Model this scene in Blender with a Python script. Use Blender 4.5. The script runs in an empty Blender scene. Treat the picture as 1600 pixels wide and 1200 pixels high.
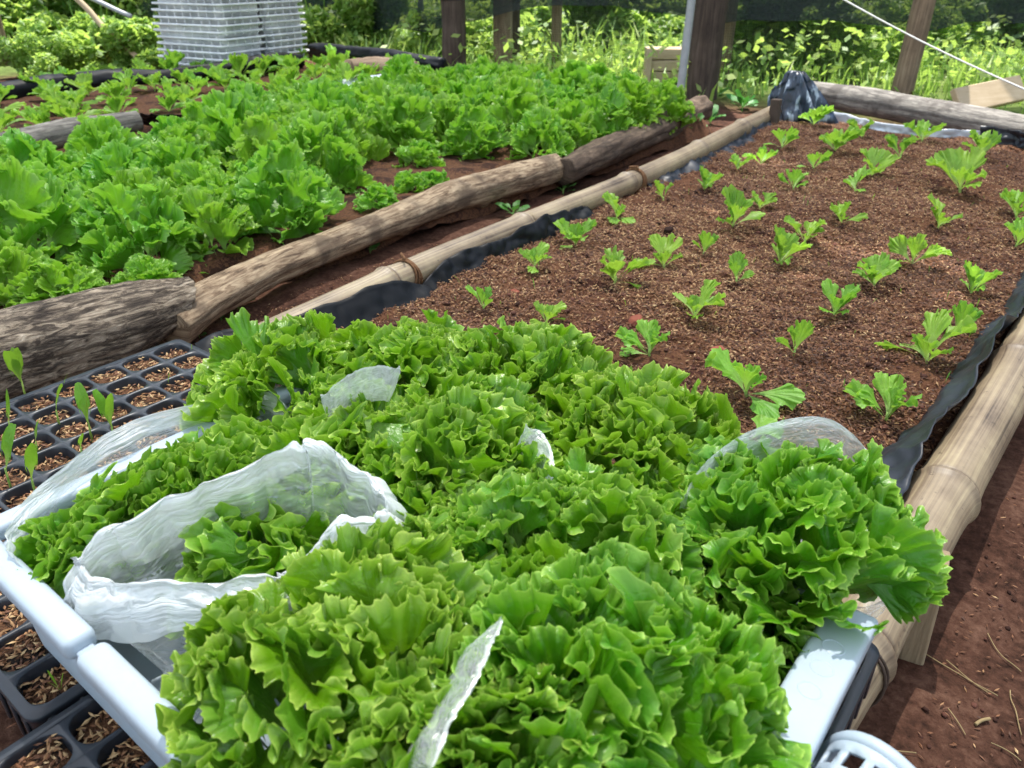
import bpy, bmesh, math, random
import numpy as np
from mathutils import Vector, Matrix

random.seed(7)
RNG = np.random.default_rng(11)
scene = bpy.context.scene
COL = scene.collection
R = math.radians

# ------------------------------------------------------------------ camera
CAM_H = 0.75
PITCH, YAW = R(28.5), R(38.3)
FPX = 1209.0
SP, CP, SY, CY = math.sin(PITCH), math.cos(PITCH), math.sin(YAW), math.cos(YAW)


def P(u, v, z):
    """ground-plan point seen at a place of the photograph, on the level z"""
    a = (v - 600) / FPX
    dx, dy, dz = (u - 800) / FPX, CP - a * SP, -SP - a * CP
    t = (z - CAM_H) / dz
    x, y = dx * t, dy * t
    return Vector((CY * x - SY * y, SY * x + CY * y, z))


def proj(p):
    x, y, z = CY * p[0] + SY * p[1], -SY * p[0] + CY * p[1], p[2] - CAM_H
    d = y * CP - z * SP
    if d < 0.05:
        return (-9999, -9999)
    return (800 + FPX * x / d, 600 + FPX * (-z * CP - y * SP) / d)


def zfor(X, Y, v):
    a = (v - 600) / FPX
    y = -SY * X + CY * Y
    return CAM_H + y * (-SP - a * CP) / (CP - a * SP)


cam_d = bpy.data.cameras.new("camera")
cam = bpy.data.objects.new("camera", cam_d)
COL.objects.link(cam)
cam.location = (0, 0, CAM_H)
cam.rotation_euler = (math.pi / 2 - PITCH, 0, YAW)
cam_d.sensor_width = 36
cam_d.lens = 36 * FPX / 1600
cam_d.clip_start = 0.02
cam_d.clip_end = 500
cam_d.dof.use_dof = True
cam_d.dof.focus_distance = 0.95
cam_d.dof.aperture_fstop = 11.0
scene.camera = cam

# ------------------------------------------------------------------ light
SUN_EL, SUN_AZ = R(70), R(-35)          # azimuth from +Y towards +X
S = Vector((math.sin(SUN_AZ) * math.cos(SUN_EL), math.cos(SUN_AZ) * math.cos(SUN_EL), math.sin(SUN_EL)))
world = bpy.data.worlds.new("World")
scene.world = world
world.use_nodes = True
wn = world.node_tree.nodes
wl = world.node_tree.links
sky = wn.new("ShaderNodeTexSky")
sky.sky_type = 'NISHITA'
sky.sun_disc = False
sky.sun_elevation = SUN_EL
sky.sun_rotation = SUN_AZ
wl.new(sky.outputs[0], wn["Background"].inputs[0])
wn["Background"].inputs[1].default_value = 0.14
sun_d = bpy.data.lights.new("sun", 'SUN')
sun_d.energy = 5.0
sun_d.angle = R(0.53)
sun_d.color = (1.0, 0.955, 0.88)
sun = bpy.data.objects.new("sun", sun_d)
COL.objects.link(sun)
sun.rotation_euler = S.to_track_quat('Z', 'Y').to_euler()
sun.location = (0, 0, 20)

scene.view_settings.view_transform = 'Standard'
scene.view_settings.look = 'None'
scene.view_settings.exposure = 1.2
scene.view_settings.gamma = 1.0
scene.render.engine = 'CYCLES'
cy = scene.cycles
cy.max_bounces = 7
cy.diffuse_bounces = 3
cy.glossy_bounces = 3
cy.transmission_bounces = 5
cy.transparent_max_bounces = 14
cy.use_denoising = True
cy.adaptive_threshold = 0.025
cy.caustics_reflective = False
cy.caustics_refractive = False

# ------------------------------------------------------------------ helpers
U = np.uint32


def _hash(ix, iy, iz, seed):
    with np.errstate(over='ignore'):
        h = ix.astype(np.int64).astype(U) * U(374761393) + iy.astype(np.int64).astype(U) * U(668265263) \
            + iz.astype(np.int64).astype(U) * U(2147483647 - 58) + U(seed * 974634 + 17)
        h = (h ^ (h >> U(13))) * U(1274126177)
        h = h ^ (h >> U(16))
    return h.astype(np.float64) / 4294967295.0


def vn(p, scale=1.0, seed=0):
    """value noise, -1..1; p is (n,3), scale a number or three"""
    q = np.asarray(p, float) * np.asarray(scale, float)
    i = np.floor(q)
    f = q - i
    f = f * f * (3 - 2 * f)
    out = 0
    for a in (0, 1):
        for b in (0, 1):
            for c in (0, 1):
                w = (f[:, 0] if a else 1 - f[:, 0]) * (f[:, 1] if b else 1 - f[:, 1]) * (f[:, 2] if c else 1 - f[:, 2])
                out = out + w * _hash(i[:, 0] + a, i[:, 1] + b, i[:, 2] + c, seed)
    return out * 2 - 1


def fbm(p, scale, seed=0, octaves=4, gain=0.5):
    s = 0
    amp = 1.0
    for k in range(octaves):
        s = s + amp * vn(p, np.asarray(scale, float) * (2.03 ** k), seed + 31 * k)
        amp *= gain
    return s


def new_mesh(name, V, quads=None, tris=None, smooth=True, luv=None, rnd=None):
    m = bpy.data.meshes.new(name)
    V = np.asarray(V, np.float32)
    nq = 0 if quads is None else len(quads)
    nt = 0 if tris is None else len(tris)
    m.vertices.add(len(V))
    m.vertices.foreach_set("co", V.ravel())
    idx, starts, tot = [], [], []
    if nq:
        idx.append(np.asarray(quads, np.int32).ravel())
        starts.append(np.arange(nq) * 4)
    if nt:
        idx.append(np.asarray(tris, np.int32).ravel())
        starts.append(nq * 4 + np.arange(nt) * 3)
    idx = np.concatenate(idx)
    m.loops.add(len(idx))
    m.loops.foreach_set("vertex_index", idx.astype(np.int32))
    m.polygons.add(nq + nt)
    m.polygons.foreach_set("loop_start", np.concatenate(starts).astype(np.int32))
    m.polygons.foreach_set("use_smooth", np.full(nq + nt, smooth))
    if luv is not None:
        at = m.attributes.new("luv", 'FLOAT_VECTOR', 'POINT')
        at.data.foreach_set("vector", np.asarray(luv, np.float32).ravel())
    if rnd is not None:
        at = m.attributes.new("rnd", 'FLOAT', 'POINT')
        at.data.foreach_set("value", np.asarray(rnd, np.float32).ravel())
    m.update(calc_edges=True)
    m.validate()
    return m


def link(name, data, mat=None, parent=None, loc=None, rot=None):
    o = bpy.data.objects.new(name, data)
    COL.objects.link(o)
    if mat is not None and data is not None and len(data.materials) == 0:
        for mm in (mat if isinstance(mat, (list, tuple)) else [mat]):
            data.materials.append(mm)
    if parent is not None:
        o.parent = parent
    if loc is not None:
        o.location = loc
    if rot is not None:
        o.rotation_euler = rot
    return o


def tag(o, label=None, cat=None, group=None, kind=None):
    if label:
        o["label"] = label
    if cat:
        o["category"] = cat
    if group:
        o["group"] = group
    if kind:
        o["kind"] = kind
    return o


def empty(name, loc, label, cat, group=None, rotz=0):
    o = bpy.data.objects.new(name, None)
    COL.objects.link(o)
    o.location = loc
    o.rotation_euler = (0, 0, rotz)
    o.empty_display_size = 0.05
    return tag(o, label, cat, group)


def grid_quads(nr, nc, wrap=False, off=0):
    i = np.arange(nr - 1)[:, None]
    ncol = nc if wrap else nc - 1
    j = np.arange(ncol)[None, :]
    j2 = (j + 1) % nc
    a = i * nc + j
    b = i * nc + j2
    c = (i + 1) * nc + j2
    d = (i + 1) * nc + j
    return np.stack([a, b, c, d], -1).reshape(-1, 4) + off


class Acc:
    """collects pieces that become one mesh"""

    def __init__(self):
        self.V, self.Q, self.T, self.L, self.r, self.n = [], [], [], [], [], 0

    def add(self, V, Q=None, T=None, luv=None, rnd=0.0):
        V = np.asarray(V, float)
        if Q is not None and len(Q):
            self.Q.append(np.asarray(Q) + self.n)
        if T is not None and len(T):
            self.T.append(np.asarray(T) + self.n)
        self.V.append(V)
        self.L.append(np.zeros((len(V), 3)) if luv is None else luv)
        self.r.append(np.full(len(V), rnd) if np.isscalar(rnd) else np.asarray(rnd))
        self.n += len(V)

    def mesh(self, name, smooth=True):
        return new_mesh(name, np.concatenate(self.V), np.concatenate(self.Q) if self.Q else None,
                        np.concatenate(self.T) if self.T else None, smooth,
                        np.concatenate(self.L), np.concatenate(self.r))


def box_bm(acc, x0, x1, y0, y1, z0, z1, r=0.0, seg=2, M=None, rnd=0.0):
    bm = bmesh.new()
    bmesh.ops.create_cube(bm, size=1.0)
    for v in bm.verts:
        v.co = Vector((x0 + (v.co.x + .5) * (x1 - x0), y0 + (v.co.y + .5) * (y1 - y0), z0 + (v.co.z + .5) * (z1 - z0)))
    if r > 0:
        bmesh.ops.bevel(bm, geom=bm.edges[:], offset=r, segments=seg, profile=0.5, affect='EDGES')
    bmesh.ops.triangulate(bm, faces=[f for f in bm.faces if len(f.verts) > 4])
    bm.verts.index_update()
    V = np.array([v.co[:] for v in bm.verts])
    if M is not None:
        V = V @ np.array(M.to_3x3()).T + np.array(M.translation)
    Q = [[v.index for v in f.verts] for f in bm.faces if len(f.verts) == 4]
    T = [[v.index for v in f.verts] for f in bm.faces if len(f.verts) == 3]
    acc.add(V, Q, T, rnd=rnd)
    bm.free()


def tube(acc, pts, rad, nseg=12, caps=True, rnd=0.0, disp=None):
    """sweep along pts; rad a number or one per point; luv = (angle, length, 0)"""
    pts = [Vector(p) for p in pts]
    n = len(pts)
    rads = [rad] * n if np.isscalar(rad) else list(rad)
    V, L = [], []
    up = Vector((0, 0, 1))
    ln = 0
    prev = None
    for i, p in enumerate(pts):
        t = (pts[min(i + 1, n - 1)] - pts[max(i - 1, 0)]).normalized()
        if prev is None:
            a = t.cross(up)
            if a.length < .05:
                a = t.cross(Vector((1, 0, 0)))
            a.normalize()
        else:
            a = (prev - t * prev.dot(t)).normalized()
        prev = a
        b = t.cross(a)
        if i:
            ln += (p - pts[i - 1]).length
        for k in range(nseg):
            th = 2 * math.pi * k / nseg
            V.append(p + (a * math.cos(th) + b * math.sin(th)) * rads[i])
            L.append((k / nseg, ln, 0))
    V = np.array([v[:] for v in V])
    if disp is not None:
        C = np.repeat(np.array([p[:] for p in pts]), nseg, 0)
        D = V - C
        V = C + D * (1 + disp(V, np.array(L))[:, None])
    Q = grid_quads(n, nseg, wrap=True)[:, ::-1]
    T = []
    L = np.array(L)
    if caps:
        for e, base in ((0, 0), (1, (n - 1) * nseg)):
            c = len(V)
            V = np.vstack([V, V[base:base + nseg].mean(0)])
            L = np.vstack([L, [0, L[base, 1], 1]])
            for k in range(nseg):
                k2 = (k + 1) % nseg
                T.append((base + k2, base + k, c) if e else (base + k, base + k2, c))
    acc.add(V, Q, T, luv=L, rnd=rnd)


def lerp_path(a, b, n, wob=0.0, seed=0):
    a, b = np.array(a, float), np.array(b, float)
    t = np.linspace(0, 1, n)[:, None]
    p = a + (b - a) * t
    if wob:
        q = np.repeat(t * np.linalg.norm(b - a), 3, 1)
        for k in range(3):
            p[:, k] += wob * vn(q, 2.3, seed + k) * np.sin(np.pi * t[:, 0])
    return p


# ------------------------------------------------------------------ materials
def mat_new(name):
    m = bpy.data.materials.new(name)
    m.use_nodes = True
    nt = m.node_tree
    bs = nt.nodes["Principled BSDF"]
    return m, nt, nt.nodes, nt.links, bs, nt.nodes["Material Output"]


def ramp(nodes, links, fac, stops, interp='LINEAR'):
    r = nodes.new("ShaderNodeValToRGB")
    el = r.color_ramp.elements
    r.color_ramp.interpolation = interp
    while len(el) < len(stops):
        el.new(0.5)
    for e, (p, c) in zip(el, stops):
        e.position = p
        e.color = (*c, 1)
    links.new(fac, r.inputs[0])
    return r.outputs[0]


def math_n(nodes, links, op, a, b=None, clamp=False):
    n = nodes.new("ShaderNodeMath")
    n.operation = op
    n.use_clamp = clamp
    for i, x in enumerate((a, b)):
        if x is None:
            continue
        if hasattr(x, "is_linked"):
            links.new(x, n.inputs[i])
        else:
            n.inputs[i].default_value = x
    return n.outputs[0]


def mixc(nodes, links, fac, a, b, mode='MIX'):
    n = nodes.new("ShaderNodeMix")
    n.data_type = 'RGBA'
    n.blend_type = mode
    for i, x in ((0, fac), (6, a), (7, b)):
        if hasattr(x, "is_linked"):
            links.new(x, n.inputs[i])
        elif i == 0:
            n.inputs[0].default_value = x
        else:
            n.inputs[i].default_value = (*x, 1)
    return n.outputs[2]


def texn(nodes, links, kind, scale, vec=None, detail=4, rough=0.6, **kw):
    n = nodes.new(kind)
    n.inputs["Scale"].default_value = scale
    if "Detail" in n.inputs:
        n.inputs["Detail"].default_value = detail
    if "Roughness" in n.inputs:
        n.inputs["Roughness"].default_value = rough
    for k, v in kw.items():
        setattr(n, k, v)
    if vec is not None:
        links.new(vec, n.inputs["Vector"])
    return n


def mapping(nodes, links, vec, scale):
    n = nodes.new("ShaderNodeMapping")
    n.inputs["Scale"].default_value = scale
    links.new(vec, n.inputs["Vector"])
    return n.outputs[0]


def bump(nodes, links, h, strength, dist, bs):
    b = nodes.new("ShaderNodeBump")
    b.inputs["Strength"].default_value = strength
    b.inputs["Distance"].default_value = dist
    links.new(h, b.inputs["Height"])
    links.new(b.outputs[0], bs.inputs["Normal"])
    return b


def leaf_material(name, stalk, blade, edge, trans_col, trans=0.36, rough=0.36, var=0.25, vein=0.5, bmp=0.35, cool=(0.05, 0.22, 0.03), coolamt=0.5):
    m, nt, N, L, bs, out = mat_new(name)
    at = N.new("ShaderNodeAttribute")
    at.attribute_name = "luv"
    sep = N.new("ShaderNodeSeparateXYZ")
    L.new(at.outputs["Vector"], sep.inputs[0])
    w, rho, rn = sep.outputs
    col = ramp(N, L, rho, [(0.0, stalk), (0.32, tuple(.5 * a + .5 * b for a, b in zip(stalk, blade))), (0.55, blade), (0.86, blade), (0.98, tuple(.62 * a + .38 * b for a, b in zip(blade, edge))), (1.0, edge)])  # paler leaf margin, with the lit rim's highlight painted into its colour
    geo = N.new("ShaderNodeNewGeometry")
    no = texn(N, L, "ShaderNodeTexNoise", 26.0, geo.outputs["Position"], 3, 0.55)
    # each leaf differs: yellower or cooler green
    f1 = math_n(N, L, 'MULTIPLY', math_n(N, L, 'SUBTRACT', rn, 0.5, True), 2 * coolamt)
    col = mixc(N, L, f1, col, cool)
    hs = N.new("ShaderNodeHueSaturation")
    L.new(col, hs.inputs["Color"])
    val = math_n(N, L, 'ADD', math_n(N, L, 'MULTIPLY', no.outputs["Fac"], var * 2), 1.0 - var)
    L.new(val, hs.inputs["Value"])
    oi = N.new("ShaderNodeObjectInfo")
    L.new(math_n(N, L, 'ADD', math_n(N, L, 'MULTIPLY', oi.outputs["Random"], 0.030), 0.483), hs.inputs["Hue"])
    col = hs.outputs[0]
    # veins run out from the base as fans
    wv = math_n(N, L, 'ADD', math_n(N, L, 'MULTIPLY', w, 4.5), math_n(N, L, 'MULTIPLY', no.outputs["Fac"], 0.9))
    fr = math_n(N, L, 'ABSOLUTE', math_n(N, L, 'SUBTRACT', math_n(N, L, 'FRACT', wv), 0.5))
    line = math_n(N, L, 'SUBTRACT', 1.0, math_n(N, L, 'DIVIDE', fr, 0.09), True)
    vo = texn(N, L, "ShaderNodeTexVoronoi", 75.0, geo.outputs["Position"], feature='DISTANCE_TO_EDGE')
    cell = math_n(N, L, 'SUBTRACT', 1.0, math_n(N, L, 'MULTIPLY', vo.outputs["Distance"], 14.0), True)
    mid = math_n(N, L, 'SUBTRACT', 1.0, math_n(N, L, 'DIVIDE', math_n(N, L, 'ABSOLUTE', w), 0.07), True)
    vv = math_n(N, L, 'MAXIMUM', math_n(N, L, 'MULTIPLY', line, 0.55), math_n(N, L, 'MAXIMUM', math_n(N, L, 'MULTIPLY', cell, 0.3), mid))
    vv = math_n(N, L, 'MULTIPLY', vv, math_n(N, L, 'SUBTRACT', 1.15, rho, True))
    col = mixc(N, L, math_n(N, L, 'MULTIPLY', vv, vein), col, tuple(min(1, x * 1.15) for x in stalk))
    L.new(col, bs.inputs["Base Color"])
    bs.inputs["Roughness"].default_value = rough
    bs.inputs["Specular IOR Level"].default_value = 0.42
    hgt = math_n(N, L, 'ADD', math_n(N, L, 'MULTIPLY', vv, -0.7), math_n(N, L, 'ADD', math_n(N, L, 'MULTIPLY', vo.outputs["Distance"], 2.2),
                 math_n(N, L, 'MULTIPLY', no.outputs["Fac"], 1.2)))
    b = bump(N, L, hgt, bmp, 0.004, bs)
    tr = N.new("ShaderNodeBsdfTranslucent")
    tcol = mixc(N, L, 0.5, col, trans_col)
    L.new(tcol, tr.inputs[0])
    L.new(b.outputs[0], tr.inputs["Normal"])
    mx = N.new("ShaderNodeMixShader")
    mx.inputs[0].default_value = trans
    L.new(bs.outputs[0], mx.inputs[1])
    L.new(tr.outputs[0], mx.inputs[2])
    L.new(mx.outputs[0], out.inputs[0])
    return m


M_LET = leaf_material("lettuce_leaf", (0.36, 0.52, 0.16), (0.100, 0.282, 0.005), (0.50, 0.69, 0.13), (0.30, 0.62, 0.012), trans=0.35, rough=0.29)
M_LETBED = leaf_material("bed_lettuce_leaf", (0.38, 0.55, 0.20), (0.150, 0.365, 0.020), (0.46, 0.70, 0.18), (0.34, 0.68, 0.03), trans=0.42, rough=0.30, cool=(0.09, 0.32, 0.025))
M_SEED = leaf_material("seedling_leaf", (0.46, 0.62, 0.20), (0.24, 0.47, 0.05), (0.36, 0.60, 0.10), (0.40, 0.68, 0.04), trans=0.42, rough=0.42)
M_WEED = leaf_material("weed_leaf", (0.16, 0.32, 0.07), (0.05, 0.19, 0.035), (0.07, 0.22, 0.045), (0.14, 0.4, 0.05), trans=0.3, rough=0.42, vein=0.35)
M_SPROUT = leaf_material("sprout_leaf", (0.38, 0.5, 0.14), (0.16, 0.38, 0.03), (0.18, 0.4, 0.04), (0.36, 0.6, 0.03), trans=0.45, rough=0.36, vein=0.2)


def veg_material(name, stops, tcol, trans=0.4, rough=0.45):
    m, nt, N, L, bs, out = mat_new(name)
    at = N.new("ShaderNodeAttribute")
    at.attribute_name = "rnd"
    col = ramp(N, L, at.outputs["Fac"], stops)
    L.new(col, bs.inputs["Base Color"])
    bs.inputs["Roughness"].default_value = rough
    tr = N.new("ShaderNodeBsdfTranslucent")
    L.new(mixc(N, L, 0.5, col, tcol), tr.inputs[0])
    mx = N.new("ShaderNodeMixShader")
    mx.inputs[0].default_value = trans
    L.new(bs.outputs[0], mx.inputs[1])
    L.new(tr.outputs[0], mx.inputs[2])
    L.new(mx.outputs[0], out.inputs[0])
    return m


M_BUSH = veg_material("bush_leaf", [(0, (0.10, 0.22, 0.04)), (0.5, (0.22, 0.38, 0.08)), (1, (0.42, 0.54, 0.16))], (0.6, 0.8, 0.12), trans=.55)
M_GRASS = veg_material("grass_blade", [(0, (0.15, 0.31, 0.05)), (0.6, (0.28, 0.47, 0.09)), (1, (0.45, 0.55, 0.19))], (0.55, 0.75, 0.12))
M_TREE = veg_material("tree_leaf", [(0, (0.03, 0.08, 0.02)), (0.6, (0.06, 0.14, 0.03)), (1, (0.10, 0.2, 0.04))], (0.16, 0.3, 0.04), trans=0.3)


def soil_material(name, dark, mid, light, husk=0.35):
    m, nt, N, L, bs, out = mat_new(name)
    geo = N.new("ShaderNodeNewGeometry")
    pos = geo.outputs["Position"]
    n1 = texn(N, L, "ShaderNodeTexNoise", 9.0, pos, 8, 0.7)
    n2 = texn(N, L, "ShaderNodeTexNoise", 90.0, pos, 5, 0.7)
    vo = texn(N, L, "ShaderNodeTexVoronoi", 170.0, pos)
    f = math_n(N, L, 'ADD', math_n(N, L, 'MULTIPLY', n1.outputs["Fac"], 0.5), math_n(N, L, 'MULTIPLY', n2.outputs["Fac"], 0.5))
    col = ramp(N, L, f, [(0.32, dark), (0.5, mid), (0.68, light)])
    sp = N.new("ShaderNodeSeparateColor")
    L.new(vo.outputs["Color"], sp.inputs[0])
    hk = math_n(N, L, 'GREATER_THAN', sp.outputs[0], 1 - husk)
    hk = math_n(N, L, 'MULTIPLY', hk, math_n(N, L, 'GREATER_THAN', n1.outputs["Fac"], 0.44))
    col = mixc(N, L, math_n(N, L, 'MULTIPLY', hk, 0.7), col, mixc(N, L, sp.outputs[1], tuple(x * .8 for x in light), (0.17, 0.080, 0.040)))
    L.new(col, bs.inputs["Base Color"])
    bs.inputs["Roughness"].default_value = 0.93
    bs.inputs["Specular IOR Level"].default_value = 0.15
    h = math_n(N, L, 'ADD', n2.outputs["Fac"], math_n(N, L, 'MULTIPLY', vo.outputs["Distance"], -0.6))
    bump(N, L, h, 0.9, 0.006, bs)
    return m


M_SOIL = soil_material("bed_soil", (0.024, 0.009, 0.006), (0.062, 0.023, 0.014), (0.105, 0.042, 0.025), 0.18)
M_POT = soil_material("potting_mix", (0.012, 0.009, 0.008), (0.03, 0.022, 0.018), (0.07, 0.045, 0.03), 0.15)
M_SOIL2 = soil_material("lettuce_bed_soil", (0.03, 0.016, 0.011), (0.055, 0.026, 0.018), (0.10, 0.052, 0.034), 0.08)

# ground: bare earth between the beds, grass beyond
M_GROUND, nt, N, L, bs, out = mat_new("ground_earth")
geo = N.new("ShaderNodeNewGeometry")
pos = geo.outputs["Position"]
n1 = texn(N, L, "ShaderNodeTexNoise", 5.0, pos, 9, 0.7)
n2 = texn(N, L, "ShaderNodeTexNoise", 70.0, pos, 6, 0.7)
f = math_n(N, L, 'ADD', math_n(N, L, 'MULTIPLY', n1.outputs["Fac"], 0.55), math_n(N, L, 'MULTIPLY', n2.outputs["Fac"], 0.45))
earth = ramp(N, L, f, [(0.38, (0.018, 0.009, 0.006)), (0.5, (0.074, 0.034, 0.022)), (0.64, (0.155, 0.082, 0.055))])
grassy = ramp(N, L, f, [(0.35, (0.05, 0.07, 0.02)), (0.55, (0.12, 0.17, 0.04)), (0.7, (0.2, 0.2, 0.08))])
sx = N.new("ShaderNodeSeparateXYZ")
L.new(pos, sx.inputs[0])
far = math_n(N, L, 'ADD', sx.outputs[1], math_n(N, L, 'MULTIPLY', sx.outputs[0], -0.0))
far2 = math_n(N, L, 'MAXIMUM', math_n(N, L, 'SUBTRACT', far, 4.6), math_n(N, L, 'MULTIPLY', math_n(N, L, 'ADD', sx.outputs[0], 6.8), -1.0))
edge = math_n(N, L, 'ADD', math_n(N, L, 'MULTIPLY', far2, 2.0), math_n(N, L, 'SUBTRACT', n1.outputs["Fac"], 0.5), True)
L.new(mixc(N, L, edge, earth, grassy), bs.inputs["Base Color"])
bs.inputs["Roughness"].default_value = 0.95
bs.inputs["Specular IOR Level"].default_value = 0.12
bump(N, L, math_n(N, L, 'ADD', n2.outputs["Fac"], n1.outputs["Fac"]), 0.8, 0.008, bs)

M_HUSK, nt, N, L, bs, out = mat_new("rice_husk")
at = N.new("ShaderNodeAttribute")
at.attribute_name = "rnd"
L.new(ramp(N, L, at.outputs["Fac"], [(0, (0.045, 0.018, 0.010)), (0.35, (0.13, 0.055, 0.026)), (0.6, (0.205, 0.085, 0.036)), (0.8, (0.36, 0.195, 0.085)), (1, (0.56, 0.38, 0.19))]), bs.inputs["Base Color"])
bs.inputs["Roughness"].default_value = 0.7

M_CLOD, nt, N, L, bs, out = mat_new("soil_clod")
at = N.new("ShaderNodeAttribute")
at.attribute_name = "rnd"
L.new(ramp(N, L, at.outputs["Fac"], [(0, (0.025, 0.013, 0.010)), (0.6, (0.07, 0.033, 0.025)), (1, (0.12, 0.052, 0.038))]), bs.inputs["Base Color"])
bs.inputs["Roughness"].default_value = 0.95
bs.inputs["Specular IOR Level"].default_value = 0.1


def wood_material(name, stops, along=3.0, around=14.0, bmp=0.6, dist=0.006, rough=0.85, patch=None):
    """luv = (angle, length): grain runs along the length"""
    m, nt, N, L, bs, out = mat_new(name)
    at = N.new("ShaderNodeAttribute")
    at.attribute_name = "luv"
    geo = N.new("ShaderNodeNewGeometry")
    sep = N.new("ShaderNodeSeparateXYZ")
    L.new(at.outputs["Vector"], sep.inputs[0])
    # wrap the angle so that no seam shows
    ang = math_n(N, L, 'MULTIPLY', sep.outputs[0], 2 * math.pi)
    cb = N.new("ShaderNodeCombineXYZ")
    L.new(math_n(N, L, 'MULTIPLY', math_n(N, L, 'COSINE', ang), around / 6.28), cb.inputs[0])
    L.new(math_n(N, L, 'MULTIPLY', math_n(N, L, 'SINE', ang), around / 6.28), cb.inputs[1])
    L.new(math_n(N, L, 'MULTIPLY', sep.outputs[1], along), cb.inputs[2])
    n1 = texn(N, L, "ShaderNodeTexNoise", 1.0, cb.outputs[0], 9, 0.72)
    n1.inputs["Distortion"].default_value = .9
    n2 = texn(N, L, "ShaderNodeTexNoise", 7.0, geo.outputs["Position"], 5, 0.6)
    f = math_n(N, L, 'ADD', math_n(N, L, 'MULTIPLY', n1.outputs["Fac"], 0.7), math_n(N, L, 'MULTIPLY', n2.outputs["Fac"], 0.3))
    col = ramp(N, L, f, stops)
    if patch:
        pf = ramp(N, L, n2.outputs["Fac"], [(0.5, (0, 0, 0)), (0.62, (1, 1, 1))])
        col = mixc(N, L, math_n(N, L, 'MULTIPLY', pf, 0.75), col, patch)
    L.new(col, bs.inputs["Base Color"])
    bs.inputs["Roughness"].default_value = rough
    bs.inputs["Specular IOR Level"].default_value = 0.25
    bump(N, L, n1.outputs["Fac"], bmp, dist, bs)
    return m


M_BARK = wood_material("rough_bark", [(0.36, (0.018, 0.014, 0.012)), (0.47, (0.10, 0.078, 0.06)), (0.54, (0.33, 0.265, 0.195)), (0.63, (0.60, 0.51, 0.40))], along=26, around=58, bmp=1.0, dist=0.014)
M_PEELED = wood_material("peeled_log", [(0.36, (0.04, 0.028, 0.02)), (0.45, (0.20, 0.135, 0.085)), (0.54, (0.42, 0.32, 0.21)), (0.66, (0.58, 0.46, 0.32))], along=11, around=26, bmp=0.8, dist=0.01, patch=(0.07, 0.045, 0.032))
M_DARKLOG = wood_material("dark_log", [(0.34, (0.03, 0.022, 0.018)), (0.5, (0.10, 0.07, 0.05)), (0.68, (0.26, 0.19, 0.13))], along=12, around=24, bmp=1.0, dist=0.01)
M_GREYLOG = wood_material("grey_log", [(0.34, (0.06, 0.055, 0.05)), (0.5, (0.2, 0.185, 0.165)), (0.66, (0.42, 0.39, 0.34))], along=9, around=24, bmp=0.9, dist=0.008, patch=(0.07, 0.06, 0.055))
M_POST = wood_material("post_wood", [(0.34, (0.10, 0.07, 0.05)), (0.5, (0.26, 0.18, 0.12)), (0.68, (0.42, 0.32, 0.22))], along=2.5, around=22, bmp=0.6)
M_POSTDARK = wood_material("shaded_post_wood", [(0.34, (0.03, 0.022, 0.018)), (0.5, (0.08, 0.058, 0.045)), (0.68, (0.15, 0.115, 0.09))], along=2.5, around=22, bmp=0.6)  # darker copy of the post wood, backlit shade put into the colour
M_PALEWOOD = wood_material("sawn_wood", [(0.3, (0.34, 0.25, 0.15)), (0.5, (0.48, 0.37, 0.24)), (0.7, (0.58, 0.47, 0.33))], along=6, around=20, bmp=0.3, dist=0.003)
M_STAKE = wood_material("stake_wood", [(0.3, (0.17, 0.125, 0.075)), (0.5, (0.30, 0.225, 0.14)), (0.7, (0.42, 0.32, 0.2))], along=6, around=20, bmp=0.6, dist=0.004)

# bamboo: luv = (angle, length, node darkness)
M_BAMBOO, nt, N, L, bs, out = mat_new("bamboo_culm")
at = N.new("ShaderNodeAttribute")
at.attribute_name = "luv"
sep = N.new("ShaderNodeSeparateXYZ")
L.new(at.outputs["Vector"], sep.inputs[0])
ang = math_n(N, L, 'MULTIPLY', sep.outputs[0], 2 * math.pi)
cb = N.new("ShaderNodeCombineXYZ")
L.new(math_n(N, L, 'MULTIPLY', math_n(N, L, 'COSINE', ang), 7.0), cb.inputs[0])
L.new(math_n(N, L, 'MULTIPLY', math_n(N, L, 'SINE', ang), 7.0), cb.inputs[1])
L.new(math_n(N, L, 'MULTIPLY', sep.outputs[1], 1.6), cb.inputs[2])
n1 = texn(N, L, "ShaderNodeTexNoise", 1.0, cb.outputs[0], 7, 0.62)
geo = N.new("ShaderNodeNewGeometry")
n2 = texn(N, L, "ShaderNodeTexNoise", 6.0, geo.outputs["Position"], 6, 0.65)
n3 = texn(N, L, "ShaderNodeTexNoise", 60.0, geo.outputs["Position"], 3, 0.6)
f = math_n(N, L, 'ADD', math_n(N, L, 'MULTIPLY', n1.outputs["Fac"], 0.55), math_n(N, L, 'MULTIPLY', n2.outputs["Fac"], 0.45))
col = ramp(N, L, f, [(0.36, (0.06, 0.04, 0.027)), (0.44, (0.19, 0.14, 0.09)), (0.53, (0.29, 0.225, 0.145)), (0.66, (0.45, 0.37, 0.225))])
spk = ramp(N, L, n3.outputs["Fac"], [(0.28, (1, 1, 1)), (0.34, (0, 0, 0))])
col = mixc(N, L, math_n(N, L, 'MULTIPLY', spk, 0.7), col, (0.06, 0.04, 0.03))
col = mixc(N, L, sep.outputs[2], col, (0.075, 0.045, 0.03))
L.new(col, bs.inputs["Base Color"])
bs.inputs["Roughness"].default_value = 0.48
bump(N, L, f, 0.25, 0.004, bs)


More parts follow.
